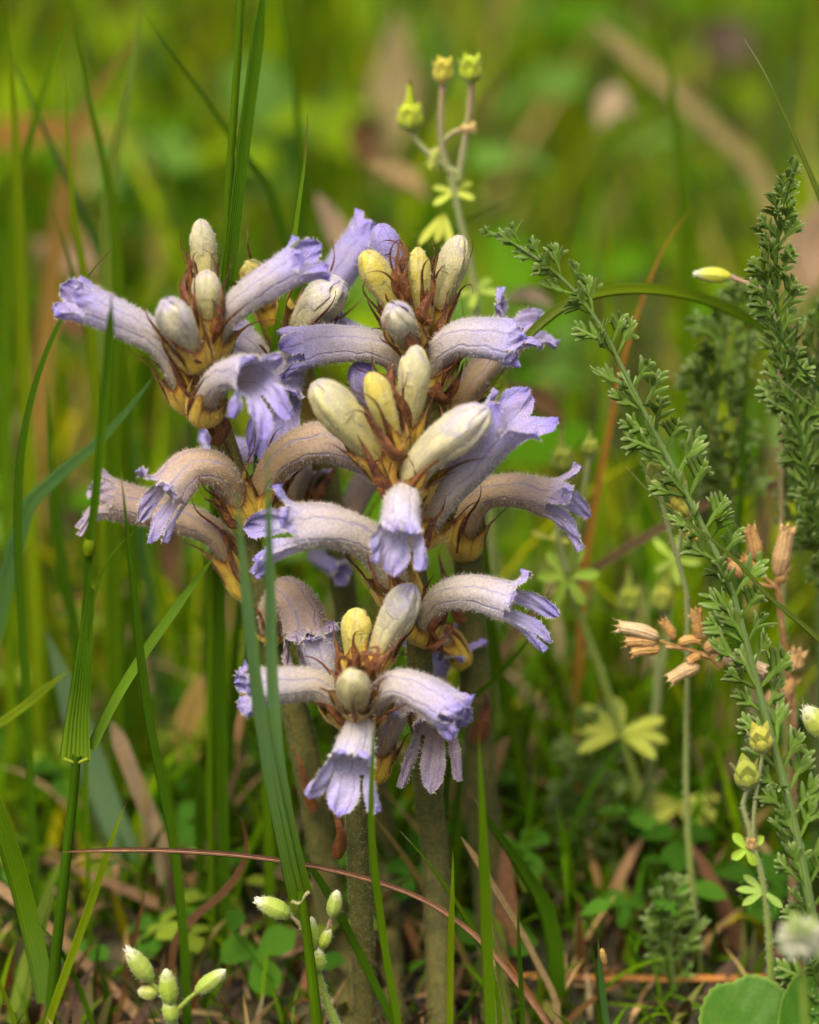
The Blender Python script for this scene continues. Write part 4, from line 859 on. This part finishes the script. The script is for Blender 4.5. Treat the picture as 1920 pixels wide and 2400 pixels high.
def star_leaf(t, c, d, L, lobes, color, seed=0, nrm=None, name='leaf', parent=None, wid=.17, cut=True):
    """palmate leaf of separate narrow lobes"""
    r = np.random.default_rng(seed); nrm = unit((0, -.6, .8) if nrm is None else nrm); d = unit(np.asarray(d) - np.dot(d, nrm) * nrm); e = np.cross(nrm, d)
    m = MB()
    for a in lobes:
        a = R(a); dd = d * math.cos(a) + e * math.sin(a); ee = np.cross(nrm, dd); LL = L * r.uniform(.85, 1.1)
        s = np.linspace(0, 1, 9); z = r.uniform(-.25, .15)
        wv = np.interp(s, [0, .3, .65, .85, 1], [.35, .7, 1, .8, .12]) * L * wid
        ln = c + dd * (LL * s)[:, None] + nrm * (z * LL * s ** 2)[:, None]; x = np.linspace(-1, 1, 5)
        G = ln[:, None] + ee[None, None] * (x[None] * wv[:, None])[..., None] + nrm[None, None] * (np.abs(x)[None] * wv[:, None] * .3)[..., None]
        col_ = np.asarray(color) * r.uniform(.85, 1.15)
        m.grid(G, np.tile((*col_, 0), (45, 1)))
        if cut:
            for sg in (-1, 1):
                d2 = unit(dd + ee * sg * .55); q = c + dd * LL * .52 + ee * sg * wv[4] * .6
                G2_ = np.array([[q - ee * sg * L * .05, q + dd * L * .10], [q + d2 * LL * .25 - ee * sg * L * .05, q + d2 * LL * .25 + dd * L * .07], [q + d2 * LL * .42, q + d2 * LL * .43 + dd * L * .01]])
                m.grid(G2_ + nrm * z * LL * .35, np.tile((*col_, 0), (6, 1)))
    m.hairs(1.2, 5e-4, 6e-5, (.55, .6, .35), .5, cap=600)
    return m.build(name, [M_GERAN, M_HAIR], parent or t)

YG = (.34, .40, .04); YGD = (.22, .30, .035); GRY = (.30, .33, .14); PNK = (.36, .22, .15)
def g(Y): return lambda x, y, dy=0: at(x, y, Y + dy * 1e-3)
def fruit(t, p, base, tip, w_px, c0=YGD, c1=YG, beak=True, tipcol=(.14, .06, .03), n=5):
    """cranesbill fruit: a cup of sepals round lobed seeds with an upright beak"""
    a, b = p(*base), p(*tip); d = unit(b - a); L = np.linalg.norm(b - a); wm = w_px * mpp(a)
    o = ovoid(t, a, a + d * L * (.62 if beak else .9), w_px * .8, [(0, (*c0, 0)), (.6, (*c1, 0)), (1, (*np.array(c1) * .8, 0))], 'fruit', ribs=5, rib=.14)
    sepals(t, a, d, L * (.60 if beak else 1.0), wm * .5, n, c0, np.array(c1) * .9, parent=o)
    if beak:
        m = MB(); Q = catmull([a + d * L * .45, a + d * L * .8, b], 12); T, U, S = frames(Q, CAM - b)
        sweep(m, Q, np.linspace(.20, .06, 12) * wm, np.linspace(.20, .06, 12) * wm, U, S, 8, colramp(np.linspace(0, 1, 12), [(0, (*c1, 0)), (.8, (*c0, 0)), (1, (*tipcol, 0))])); m.build('beak', M_GERAN, o)
    return o

p = g(.075)   # fruiting stem above the flowers
t = thing('cranesbill', [*p(1118, 760)[:2], 0], 'small fruiting cranesbill rising behind the cream buds, three green capsules on forks', 'wildflower')
low = p(1118, 760)
stalk(t, [p(1058, 400), p(1075, 500), p(1098, 600), p(1116, 700), low * .5 + np.array([low[0], low[1], 0]) * .5 + [.004, 0, 0], np.array([low[0] + .004, low[1], -.002])], 15, 24, GRY, YGD)
stalk(t, [p(1038, 190), p(1034, 280), p(1036, 340), p(1050, 400)], 15, 15, PNK, GRY, 'branch')
stalk(t, [p(1106, 185), p(1100, 260), p(1088, 340), p(1075, 420)], 14, 16, PNK, GRY, 'branch')
stalk(t, [p(962, 305), p(985, 340), p(1020, 370), p(1070, 405)], 14, 14, GRY, GRY, 'branch')
stalk(t, [p(1088, 300), p(1060, 312), p(1038, 332)], 10, 12, PNK, GRY, 'branch')
fruit(t, p, (962, 308), (960, 190), 74, (.34, .42, .02), (.42, .50, .02)); fruit(t, p, (1038, 198), (1038, 128), 56, (.46, .42, .04), (.54, .48, .05), beak=False, tipcol=(.5, .3, .15))
fruit(t, p, (1106, 195), (1100, 122), 64, (.34, .42, .02), (.40, .50, .02), beak=False); fruit(t, p, (1080, 302), (1122, 296), 34, (.50, .33, .12), (.52, .36, .13), beak=False)
fruit(t, p, (1024, 345), (1010, 400), 34, (.34, .34, .10), YG, beak=False)
star_leaf(t, p(1062, 452), p(1110, 430) - p(1062, 452), 60 * mpp(p(1062, 452)), (-30, 25, 80, 140, 200), YG, 3)
star_leaf(t, p(1040, 500), p(1030, 570) - p(1040, 500), 95 * mpp(p(1040, 500)), (-22, 0, 24), (.30, .33, .03), 4, wid=.11)
star_leaf(t, p(1115, 680), p(1150, 620) - p(1115, 680), 60 * mpp(p(1040, 500)), (-60, 0, 60, 150, 210), YGD, 5)

p = g(.048)   # star-leaved stem behind the right flower
t = thing('cranesbill', [*p(1560, 1960)[:2], 0], 'cranesbill stem with a bright star-shaped leaf at its fork, behind the right flowers', 'wildflower')
stalk(t, [p(1330, 1345), p(1370, 1470), p(1410, 1580), p(1450, 1700), p(1490, 1830), p(1520, 1960), p(1545, 2060)], 17, 22, YGD, YGD)
stalk(t, [p(1385, 1055), p(1372, 1130), p(1356, 1220), p(1340, 1340)], 13, 15, GRY, YGD, 'branch')
stalk(t, [p(1322, 1100), p(1316, 1180), p(1310, 1260), p(1328, 1340)], 12, 15, GRY, GRY, 'branch')
star_leaf(t, p(1328, 1350), p(1395, 1350) - p(1328, 1350), 82 * mpp(p(1328, 1350)), (-58, 4, 62, 128, 182, -112), (.24, .38, .03), 6, (0, -.9, .5))
fruit(t, p, (1318, 1112), (1316, 1000), 56, YGD, YG); fruit(t, p, (1384, 1068), (1384, 1002), 46, YGD, YG)
star_leaf(t, p(1455, 1720), p(1400, 1690) - p(1455, 1720), 115 * mpp(p(1455, 1720)), (-75, -35, 0, 35, 150, 185, 215), (.34, .38, .04), 8, (0, -.3, 1))
star_leaf(t, p(1290, 1262), p(1330, 1270) - p(1290, 1262), 45 * mpp(p(1290, 1262)), (0, 60, 170), (.36, .36, .05), 9)

p = g(.055)
t = thing('cranesbill', [*p(1530, 2000)[:2], 0], 'cranesbill with two side by side beaked fruits above the orange dry calyces', 'wildflower')
stalk(t, [p(1545, 1540), p(1540, 1640), p(1528, 1760), p(1522, 1880), p(1528, 2000), p(1530, 2050)], 17, 22, GRY, YGD)
stalk(t, [p(1478, 1435), p(1492, 1480), p(1530, 1540), p(1545, 1590)], 12, 14, GRY, GRY, 'branch')
stalk(t, [p(1552, 1430), p(1566, 1470), p(1556, 1530), p(1545, 1590)], 12, 14, GRY, GRY, 'branch')
fruit(t, p, (1480, 1442), (1472, 1328), 66, YGD, YG); fruit(t, p, (1553, 1438), (1554, 1325), 66, YGD, (.40, .42, .05))
star_leaf(t, p(1578, 1310), p(1540, 1290) - p(1578, 1310), 60 * mpp(p(1578, 1310)), (-20, 60, 130, 200, 280), (.26, .38, .04), 10, (0, -.9, .4))
stalk(t, [p(1578, 1315), p(1572, 1380), p(1566, 1450)], 10, 12, YGD, GRY, 'branch')
star_leaf(t, p(1590, 1890), p(1660, 1880) - p(1590, 1890), 110 * mpp(p(1590, 1890)), (-60, -20, 20, 150, 185, 215), (.38, .40, .05), 12, (0, -.4, 1))
stalk(t, [p(1590, 1890), p(1560, 1930), p(1530, 1990)], 10, 12, YG, YGD, 'leaf_stalk', hair=0)

p = g(.014)
t = thing('cranesbill', [*p(1600, 1480)[:2], 0], 'hairy cranesbill fruits tucked behind the diagonal yarrow stem', 'wildflower')
q = p(1600, 1480)
stalk(t, [p(1545, 1150), p(1560, 1210), p(1585, 1300), p(1610, 1400), q * .5 + np.array([q[0] + .004, q[1], 0]) * .5, np.array([q[0] + .006, q[1], -.002])], 11, 18, GRY, YGD)
fruit(t, p, (1545, 1150), (1530, 1066), 62, (.26, .32, .06), (.30, .36, .05), beak=False); fruit(t, p, (1600, 1170), (1576, 1090), 50, (.28, .34, .05), (.40, .42, .05), beak=False)
stalk(t, [p(1600, 1165), p(1598, 1230), p(1590, 1310)], 9, 10, GRY, GRY, 'branch')
fruit(t, p, (1612, 1210), (1572, 1160), 44, (.5, .44, .05), (.52, .46, .06), beak=False); fruit(t, p, (1640, 1270), (1606, 1240), 34, (.5, .34, .06), (.55, .40, .06), beak=False)

p = g(-.012)  # hairy fruit stem at the right
t = thing('cranesbill', [*p(1800, 2160)[:2], 0], 'hairy stem with two ripe green-gold fruits and a four-leaved sprig, by the thick yarrow stem', 'wildflower')
stalk(t, [p(1756, 1845), p(1742, 1880), p(1752, 1930), p(1768, 1990), p(1785, 2050), p(1800, 2160), p(1808, 2300)], 11, 17, GRY, YGD, hair=4)
fruit(t, p, (1756, 1850), (1744, 1772), 72, (.28, .33, .05), (.34, .38, .05), beak=False, n=4); fruit(t, p, (1790, 1765), (1776, 1695), 66, (.30, .34, .05), (.48, .45, .06), beak=False)
stalk(t, [p(1788, 1765), p(1778, 1830), p(1768, 1900), p(1766, 1960)], 9, 10, GRY, GRY, 'branch')
star_leaf(t, p(1750, 1990), p(1725, 1960) - p(1750, 1990), 46 * mpp(p(1750, 1990)), (0, 85, 170, 265), (.24, .38, .03), 13, (0, -.9, .4), wid=.26, cut=False)
fruit(t, p, (1764, 1995), (1760, 1955), 34, (.5, .36, .12), (.52, .34, .12), beak=False)
star_leaf(t, p(1790, 2090), p(1740, 2070) - p(1790, 2090), 60 * mpp(p(1790, 2090)), (-30, 10, 50, 150), (.20, .32, .05), 14)

def chick_bud(t, p, base, tip, w_px, c0=(.28, .40, .04), c1=(.34, .42, .08), white=True):
    a, b = p(*base), p(*tip); d = unit(b - a); L = np.linalg.norm(b - a)
    o = ovoid(t, a, a + d * L * .92, w_px * .86, [(0, (*c0, 0)), (.7, (*c1, 0)), (1, (.6, .6, .42, 0))], 'flower_bud', ribs=5, rib=.05)
    sepals(t, a, d, L * .93, w_px * mpp(a) * .52, 5, c0, (.46, .48, .26), open_=-.05, parent=o, hair=3)
    if white:
        sepals(t, a + d * L * .5, d, L * .52, w_px * mpp(a) * .26, 4, (.62, .62, .46), (.72, .70, .62), open_=.02, name='petal', parent=o, hair=0)
    return o
p = g(-.030)
t = thing('chickweed', p(800, 2440), 'mouse-ear chickweed with plump green buds at the foot of the forked grass', 'chickweed')
stalk(t, [p(742, 2270), p(752, 2310), p(770, 2360), p(805, 2440)], 20, 26, YGD, (.20, .30, .05), hair=5)
stalk(t, [p(680, 2145), p(700, 2165), p(722, 2200), p(740, 2260)], 9, 11, PNK, YGD, 'branch'); stalk(t, [p(774, 2155), p(766, 2185), p(755, 2230)], 9, 10, PNK, YGD, 'branch')
chick_bud(t, p, (682, 2146), (592, 2106), 56); chick_bud(t, p, (778, 2152), (792, 2080), 42, white=False); chick_bud(t, p, (736, 2230), (730, 2140), 34, (.24, .38, .03), (.28, .42, .04), False)
chick_bud(t, p, (752, 2224), (776, 2172), 34, (.30, .42, .03), (.36, .44, .05), False); chick_bud(t, p, (742, 2282), (748, 2216), 46, (.24, .38, .03), (.30, .42, .05), True)
p = g(-.026)
t = thing('chickweed', p(400, 2440), 'mouse-ear chickweed low by the dark dead stalk, buds spreading three ways', 'chickweed')
stalk(t, [p(405, 2350), p(402, 2400), p(398, 2460)], 18, 22, YGD, YGD, hair=5)
stalk(t, [p(352, 2302), p(372, 2320), p(400, 2355)], 10, 11, YGD, YGD, 'branch'); stalk(t, [p(462, 2325), p(442, 2342), p(412, 2370)], 10, 12, YGD, YGD, 'branch')
chick_bud(t, p, (356, 2302), (292, 2215), 56); chick_bud(t, p, (458, 2328), (536, 2268), 46, white=False); chick_bud(t, p, (400, 2360), (388, 2262), 52, (.24, .38, .03), (.34, .44, .05), False)
chick_bud(t, p, (370, 2330), (318, 2322), 44, (.30, .38, .04), (.42, .42, .12), False); chick_bud(t, p, (406, 2400), (392, 2335), 46, (.24, .38, .03), (.34, .44, .06), True)
p = g(.040)
t = thing('chickweed', [*p(1810, 900)[:2], 0], 'lone blurred white-tipped bud nodding beside the dark feathery shoot', 'chickweed')
q = p(1830, 900)
stalk(t, [p(1712, 648), p(1755, 660), p(1795, 690), p(1815, 760), q, q * .5 + np.array([q[0] + .006, q[1], 0]) * .5, np.array([q[0] + .008, q[1], -.002])], 12, 16, PNK, YGD)
chick_bud(t, p, (1716, 648), (1620, 640), 44, (.44, .46, .03), (.48, .48, .06))
p = g(-.020)
t = thing('chickweed', [*p(1990, 1900)[:2], 0], 'open chickweed capsule with pale papery sepals beside the yarrow stem', 'chickweed')
q = p(1985, 1790)
stalk(t, [p(1930, 1722), p(1960, 1750), q, q * .5 + np.array([q[0], q[1], 0]) * .5, np.array([q[0] + .003, q[1], -.002])], 12, 16, YGD, YGD, hair=5)
chick_bud(t, p, (1945, 1728), (1880, 1652), 70, (.26, .36, .05), (.36, .42, .06), True)
m = MB()
for k in range(6): thread(m, p(1886, 1662), p(1878, 1626) - p(1886, 1662) + rng.normal(0, .0006, 3), 34 * mpp(q), 2.2e-4, 1e-4, .5, (.5, .42, .16), n=8)
m.build('withered_petals', M_STRAW, t)

def dry_cup(t, p, base, tip, w_px, pale=0.0):
    """straw-coloured tubular calyx with a toothed mouth"""
    a, b = p(*base), p(*tip); P = catmull([a, a * .5 + b * .5 + [0, 0, .0004], b], 18); T, U, S = frames(P, CAM - b); u = np.linspace(0, 1, 18); wm = w_px * mpp(a)
    c = np.array((.46, .25, .07)) * (1 - pale) + np.array((.62, .50, .32)) * pale; w_px *= .82
    rr = np.interp(u, [0, .1, .4, .7, 1], [.25, .75, 1, .85, .8]) * wm / 2
    m = MB(); sweep(m, P, rr, rr, U, S, 20, colramp(u, [(0, (*c * .8, .2)), (.3, (*c, .4)), (1, (*np.minimum(c * 1.2, .8), .4))]), shape=lambda tt, ph: 1 + .05 * np.cos(10 * ph))
    for k in range(6):
        aa = k * math.pi / 3; rad = U[-1] * math.cos(aa) + S[-1] * math.sin(aa); thread(m, P[-1] + rad * rr[-1], T[-1] + rad * .35, wm * .55, wm * .3, 6e-5, .15, c * 1.1, n=6)
    m.hairs(3, 6e-4, 6e-5, (.66, .52, .30), .5, cap=700)
    return m.build('dry_calyx', [M_DRY, M_HAIR], t)
BRST = (.34, .17, .05)
p = g(.004)
t = thing('dry_seed_head', [*p(1840, 1700)[:2], 0], 'spray of orange-brown dry calyces crossing behind the diagonal yarrow stem', 'dry seed head')
q = p(1850, 1650)
stalk(t, [p(1560, 1515), p(1620, 1522), p(1670, 1545), p(1730, 1562), p(1800, 1590), q, q * .5 + np.array([q[0] + .004, q[1], 0]) * .5, np.array([q[0] + .006, q[1], -.002])], 12, 15, BRST, (.42, .24, .14), material=M_DRY)
stalk(t, [p(1545, 1502), p(1580, 1512), p(1625, 1524)], 8, 9, BRST, BRST, 'branch', material=M_DRY)
for b_, e_, w_, pl in (((1545, 1494), (1450, 1468), 34, .7), ((1540, 1508), (1468, 1503), 32, .1), ((1548, 1522), (1482, 1528), 34, .0), ((1580, 1500), (1556, 1456), 24, .0), ((1640, 1500), (1632, 1432), 30, .0), ((1650, 1500), (1622, 1440), 22, .3),
                       ((1590, 1508), (1640, 1500), 26, .0), ((1650, 1522), (1702, 1508), 34, .0), ((1640, 1560), (1572, 1592), 36, .5), ((1645, 1535), (1618, 1550), 28, .0), ((1690, 1540), (1790, 1572), 40, .9), ((1665, 1530), (1690, 1560), 26, .1)):
    dry_cup(t, p, b_, e_, w_, pl)
m = MB()
for k in range(5): thread(m, p(1665, 1560), p(1668, 1600) - p(1660, 1560) + rng.normal(0, .001, 3), rng.uniform(40, 75) * mpp(q), 1.2e-4, 6e-5, .9, (.42, .36, .24), n=10)
m.build('rootlet', M_STRAW, t)
p = g(.016)
t = thing('dry_seed_head', [*p(1860, 1800)[:2], 0], 'upright orange dry stalk with a tall open calyx, behind the thick yarrow stem', 'dry seed head')
q = p(1860, 1660)
stalk(t, [p(1822, 1355), p(1830, 1440), p(1842, 1540), q, q * .5 + np.array([q[0] + .002, q[1], 0]) * .5, np.array([q[0] + .003, q[1], -.002])], 15, 20, BRST, (.44, .26, .10), material=M_DRY)
for b_, e_, w_, pl in (((1824, 1352), (1846, 1240), 44, .35), ((1776, 1314), (1758, 1240), 36, .1), ((1740, 1350), (1706, 1322), 34, .1), ((1782, 1345), (1742, 1308), 26, .0), ((1860, 1570), (1872, 1530), 44, .2), ((1836, 1640), (1862, 1590), 34, .1), ((1826, 1368), (1840, 1330), 30, .0), ((1815, 1620), (1800, 1668), 34, .3)):
    dry_cup(t, p, b_, e_, w_, pl)
stalk(t, [p(1742, 1350), p(1775, 1368), p(1822, 1376)], 9, 11, BRST, BRST, 'branch', material=M_DRY)
stalk(t, [p(1778, 1316), p(1790, 1350), p(1822, 1378)], 9, 11, BRST, BRST, 'branch', material=M_DRY)

# clover at the lower right
def clover():
    Y = -.024
    t = thing('clover', at(1790, 2470, Y), 'large toothed green clover leaf in the low corner under the feathery stem', 'clover')
    def leaflet(cx, cy, dx, dy, L, W, tilt, nm='leaflet'):
        c = at(cx, cy, Y); k = mpp(c); nrm = unit((tilt, -.75, .65)); d = unit(RGT * dx - UPV * dy); d = unit(d - np.dot(d, nrm) * nrm); e = np.cross(nrm, d)
        nr, na = 12, 64; G = []
        for i in range(nr + 1):
            f = i / nr; row = []
            for j in range(na + 1):
                a = 2 * math.pi * j / na; saw = 1 + (.035 * ((j % 2) - .5) if i == nr else 0)
                x, y = math.cos(a) * f * saw, math.sin(a) * f * saw
                notch = 1 - .10 * math.exp(-(a if a < math.pi else 2 * math.pi - a) ** 2 / .06)
                row.append(c + d * x * L * k * notch + e * y * W * k + nrm * (abs(y) ** 1.3 * .16 * W * k + .03 * k * W * math.sin(9 * abs(y) - 14 * x) * (f > .15) * .35))
            G.append(row)
        G = np.array(G); C = np.tile((.055, .15, .012, 0), ((nr + 1) * (na + 1), 1)); C[-(na + 1):] = (.18, .28, .04, 0)
        m = MB(); m.grid(G, C); m.build(nm, M_LEAF, t)
    leaflet(1760, 2420, -.3, -1, 140, 125, .1); leaflet(1905, 2375, .8, -1, 125, 95, .5); leaflet(1860, 2520, 1, .6, 120, 100, 0)
    stalk(t, [at(1800, 2440, Y), at(1810, 2520, Y, False), at(1815, 2600, Y)], 10, 12, YGD, hair=0, name='leaf_stalk')
    fy = -.10
    h = thing('clover_flower', at(1885, 2480, fy), 'blurred white clover flower head hanging over the toothed leaf', 'clover flower')
    p = g(fy); stalk(h, [p(1880, 2230), p(1884, 2330), p(1890, 2480)], 12, 14, YGD, hair=0)
    c = p(1878, 2205); k = mpp(c); r = np.random.default_rng(5)
    for i in range(34):
        a = i * 2.4; z = 1 - 1.7 * i / 34; rad = math.sqrt(max(0, 1 - z * z)); d = np.array([rad * math.cos(a), rad * math.sin(a), z]) + r.normal(0, .15, 3); d = unit(d)
        wt = np.array((.46, .47, .34)) if z < .7 else np.array((.28, .36, .12))
        m = MB(); Q = catmull([c + d * 8 * k, c + d * 36 * k, c + d * 62 * k + np.array([0, 0, 8 * k])], 8); T, U, S = frames(Q, (0, 0, 1))
        sweep(m, Q, np.array([4, 7, 9, 10, 11, 10, 7, 1]) * k, np.array([3, 5, 6, 7, 7, 6, 4, 1]) * k, U, S, 8, colramp(np.linspace(0, 1, 8), [(0, (.35, .45, .2, 0)), (.4, (*wt, 0)), (1, (*wt, 0))])); m.build('floret', M_GERAN, h)
clover()

# ------------------------------------------------------------------ what nobody could count: meadow behind, litter, ground leaves
def meadow(name, label, cat, n, region, hgt, wid, palette, weights, lean=.35, droop=.5, seed=0, segs=7, material=None, keep=None, wob=0.0):
    r = np.random.default_rng(seed); x0, x1, y0, y1 = region
    y = y0 + (y1 - y0) * r.random(n) ** 1.0; hw = np.maximum(x1, 0.12 + .16 * (y + .7)); x = r.uniform(-1, 1, n) * hw
    # grow in tufts
    tx, ty = r.normal(0, .012, n), r.normal(0, .012, n)
    x = np.round(x / .035) * .035 + tx + .02 * np.sin(np.round(y / .035) * 7); y = np.round(y / .035) * .035 + ty
    ok = (y > y0) if keep is None else keep(x, y, r)
    x, y = x[ok], y[ok]; n = len(x)
    h = r.uniform(hgt[0], hgt[1], n) * (.7 + .3 * np.sin(x * 23 + 1.3) * np.sin(y * 17)); ww = r.uniform(wid[0], wid[1], n)
    az = r.uniform(0, 2 * math.pi, n); ln = np.abs(r.normal(0, lean, n)); dr = np.abs(r.normal(0, droop, n))
    pal = np.array(palette); ci = r.choice(len(pal), n, p=np.array(weights) / sum(weights)); c = pal[ci] * r.uniform(.7, 1.3, (n, 1)) * np.c_[r.uniform(.85, 1.2, n), np.ones(n), r.uniform(.7, 1.3, n)]
    s = np.linspace(0, 1, segs); ang = ln[:, None] + dr[:, None] * s[None] ** 1.5 * 1.6
    dx = np.cumsum(np.sin(ang), 1) / segs * h[:, None]; dz = np.cumsum(np.cos(ang), 1) / segs * h[:, None]; dx -= dx[:, :1]; dz -= dz[:, :1]
    px = x[:, None] + np.cos(az)[:, None] * dx; py = y[:, None] + np.sin(az)[:, None] * dx; pz = dz - .002
    sa = az + math.pi / 2 + r.normal(0, .6, n); wv = ww[:, None] * np.interp(s, [0, .3, .7, 1], [.7, 1, .75, .04])[None]
    V = np.empty((n, segs, 3, 3))
    for j, (o, z) in enumerate(((-1, .25), (0, 0), (1, .25))):
        V[:, :, j, 0] = px + np.cos(sa)[:, None] * wv * o / 2 - np.cos(az)[:, None] * wv * z; V[:, :, j, 1] = py + np.sin(sa)[:, None] * wv * o / 2 - np.sin(az)[:, None] * wv * z; V[:, :, j, 2] = pz + wv * z * .3
    idx = np.arange(n * segs * 3).reshape(n, segs, 3)
    F = np.concatenate([np.stack([idx[:, :-1, j], idx[:, :-1, j+1], idx[:, 1:, j+1], idx[:, 1:, j]], -1).reshape(-1, 4) for j in (0, 1)])
    me = bpy.data.meshes.new(name); me.from_pydata(V.reshape(-1, 3).tolist(), [], F.tolist())
    me.polygons.foreach_set('use_smooth', [True] * len(F))
    Cc = np.repeat(np.repeat(np.c_[c, np.zeros(n)][:, None], segs * 3, 1)[None], 1, 0).reshape(-1, 4)
    a = me.attributes.new('Col', 'FLOAT_COLOR', 'POINT'); a.data.foreach_set('color', Cc.astype(np.float32).ravel())
    tv = np.tile(np.array([-1, 0, 1.0]), n * segs); b = me.attributes.new('tuv', 'FLOAT2', 'POINT'); b.data.foreach_set('vector', np.c_[np.repeat(np.tile(s, n), 3), tv].astype(np.float32).ravel())
    me.materials.append(material or M_MEADOW)
    o = bpy.data.objects.new(name, me); col.objects.link(o); o['kind'] = 'stuff'; tag(o, label, cat)
    return o
left = lambda x, y, r: (y > .10) & (r.random(len(x)) < np.where(x < -.01, 1, .35))
meadow('meadow_grass', 'dense blurred meadow grass filling the background', 'grass', 9000, (0, .12, .12, 2.3), (.05, .13), (.0018, .0042), [G1, G2, G3, GP, GY, GD], [5, 3, 5, 1, 3, 2], .35, .6, 1, keep=lambda x, y, r: y > .12)
meadow('tall_grass', 'taller blurred grass in the background, thicker beside the leaning spike', 'grass', 900, (0, .12, .16, 1.6), (.14, .24), (.003, .005), [G1, G2, G3, GT], [4, 3, 3, 1], .15, .35, 2, keep=lambda x, y, r: (y > .16) & (r.random(len(x)) < np.where(x < -.02, .9, .15)))
meadow('short_grass', 'short grass tufts between the plant bases', 'grass', 3800, (0, .12, .028, .18), (.02, .07), (.0016, .003), [G1, G2, GD, GY, ST, SP], [5, 5, 4, 1, 1, 1], .5, .5, 3, keep=lambda x, y, r: y > .028)
meadow('base_grass', 'sparse fine grass and moss blades at the foot of the flower stems', 'grass', 1900, (0, .12, -.045, .035), (.010, .036), (.0008, .0018), [G1, G2, GD, SP, ST, SB], [4, 4, 4, 1, 2, 2], .7, .5, 31, 6, keep=lambda x, y, r: (y > -.045) & (y < .04))
meadow('base_litter', 'short brown leaf litter lying on the soil at the stem bases', 'litter', 1900, (0, .12, -.06, .09), (.008, .034), (.001, .004), [(.22, .12, .05), (.10, .055, .025), (.30, .20, .09), (.05, .028, .012), (.16, .15, .03)], [3, 3, 2, 3, 2], 1.3, .25, 32, 6, M_STRAW, keep=lambda x, y, r: (y > -.06) & (y < .1))
meadow('near_grass', 'short grass in front of the flowers and beside them', 'grass', 1600, (0, .2, -.35, .06), (.015, .035), (.0016, .003), [G1, G2, GD, GY], [3, 3, 2, 1], .5, .6, 4, keep=lambda x, y, r: (y < -.06) | (np.abs(x) > .115))
meadow('plant_litter', 'dead straw and brown leaf litter on the soil', 'litter', 2400, (0, .12, -.05, 2.0), (.02, .08), (.002, .006), [ST, SP, (.22, .12, .05), (.10, .055, .025), (.40, .28, .08)], [2, 2, 3, 3, 2], 1.35, .15, 5, 5, M_STRAW, keep=lambda x, y, r: y > .012)
meadow('fine_grass', 'fine upright grass blades scattered behind the flowers', 'grass', 1500, (0, .12, .07, .7), (.07, .19), (.0010, .0022), [G1, G3, G2, GY], [4, 4, 2, 2], .18, .4, 8, 9, keep=lambda x, y, r: (y > .07) & (r.random(len(x)) < np.where(x < -.01, 1, .5)))
meadow('straw_stems', 'pale dead stalks leaning among the background grass', 'straw', 420, (0, .12, .14, 1.8), (.06, .16), (.002, .004), [ST, SP, (.40, .20, .05), (.5, .38, .16)], [3, 3, 2, 2], .7, .25, 6, 6, M_STRAW, keep=lambda x, y, r: y > .14)

def ground_leaves(name, label, n, seed, y0, y1, size, hgt, palette, keep=None):
    r = np.random.default_rng(seed); m = MB()
    for i in range(n):
        y = y0 + (y1 - y0) * r.random(); hw = .13 + .17 * (y + .7); x = r.uniform(-hw, hw)
        if keep is not None and not keep(x, y, r): continue
        z = r.uniform(*hgt); c = np.array(palette[r.integers(len(palette))]) * r.uniform(.75, 1.25); L = r.uniform(*size); k3 = 3 if r.random() < .6 else 1; az = r.uniform(0, 6.28)
        nrm = unit(r.normal(0, .35, 3) + [0, -.15, 1]); ctr = np.array([x, y, z])
        for k in range(k3):
            a = az + k * 2.09; d = np.array([math.cos(a), math.sin(a), 0]); d = unit(d - np.dot(d, nrm) * nrm); e = np.cross(nrm, d)
            s = np.linspace(0, 1, 6); wv = np.interp(s, [0, .3, .65, .9, 1], [.08, .7, 1, .7, .1]) * L * (.42 if k3 == 3 else .30); ln = ctr + d * (L * s)[:, None] - nrm * (.2 * L * s ** 2)[:, None]
            G = ln[:, None] + e[None, None] * (np.array([-1, 0, 1])[None] * wv[:, None])[..., None] + nrm[None, None] * (np.array([.2, 0, .2])[None] * wv[:, None])[..., None]
            m.grid(G, np.tile((*c, 0), (18, 1)))
        m.add([ctr, ctr + [.0008, 0, 0], [x + .0008 + r.normal(0, .006), y + r.normal(0, .006), -.002]], [(0, 1, 2)], c)
    o = m.build(name, M_MEADOW, None, origin=(0, 0, 0)); o['kind'] = 'stuff'; tag(o, label, 'ground cover')
ground_leaves('ground_cover', 'low broad-leaved herbs and clover spreading under the background grass', 1000, 21, .16, 2.0, (.012, .030), (.015, .08), [(.08, .19, .006), (.06, .155, .005), (.15, .235, .006), (.10, .20, .03)])
ground_leaves('ground_cover', 'small low leaves round the plant bases', 330, 22, .0, .16, (.005, .010), (.004, .022), [(.07, .18, .015), (.05, .14, .012), (.16, .22, .02)])
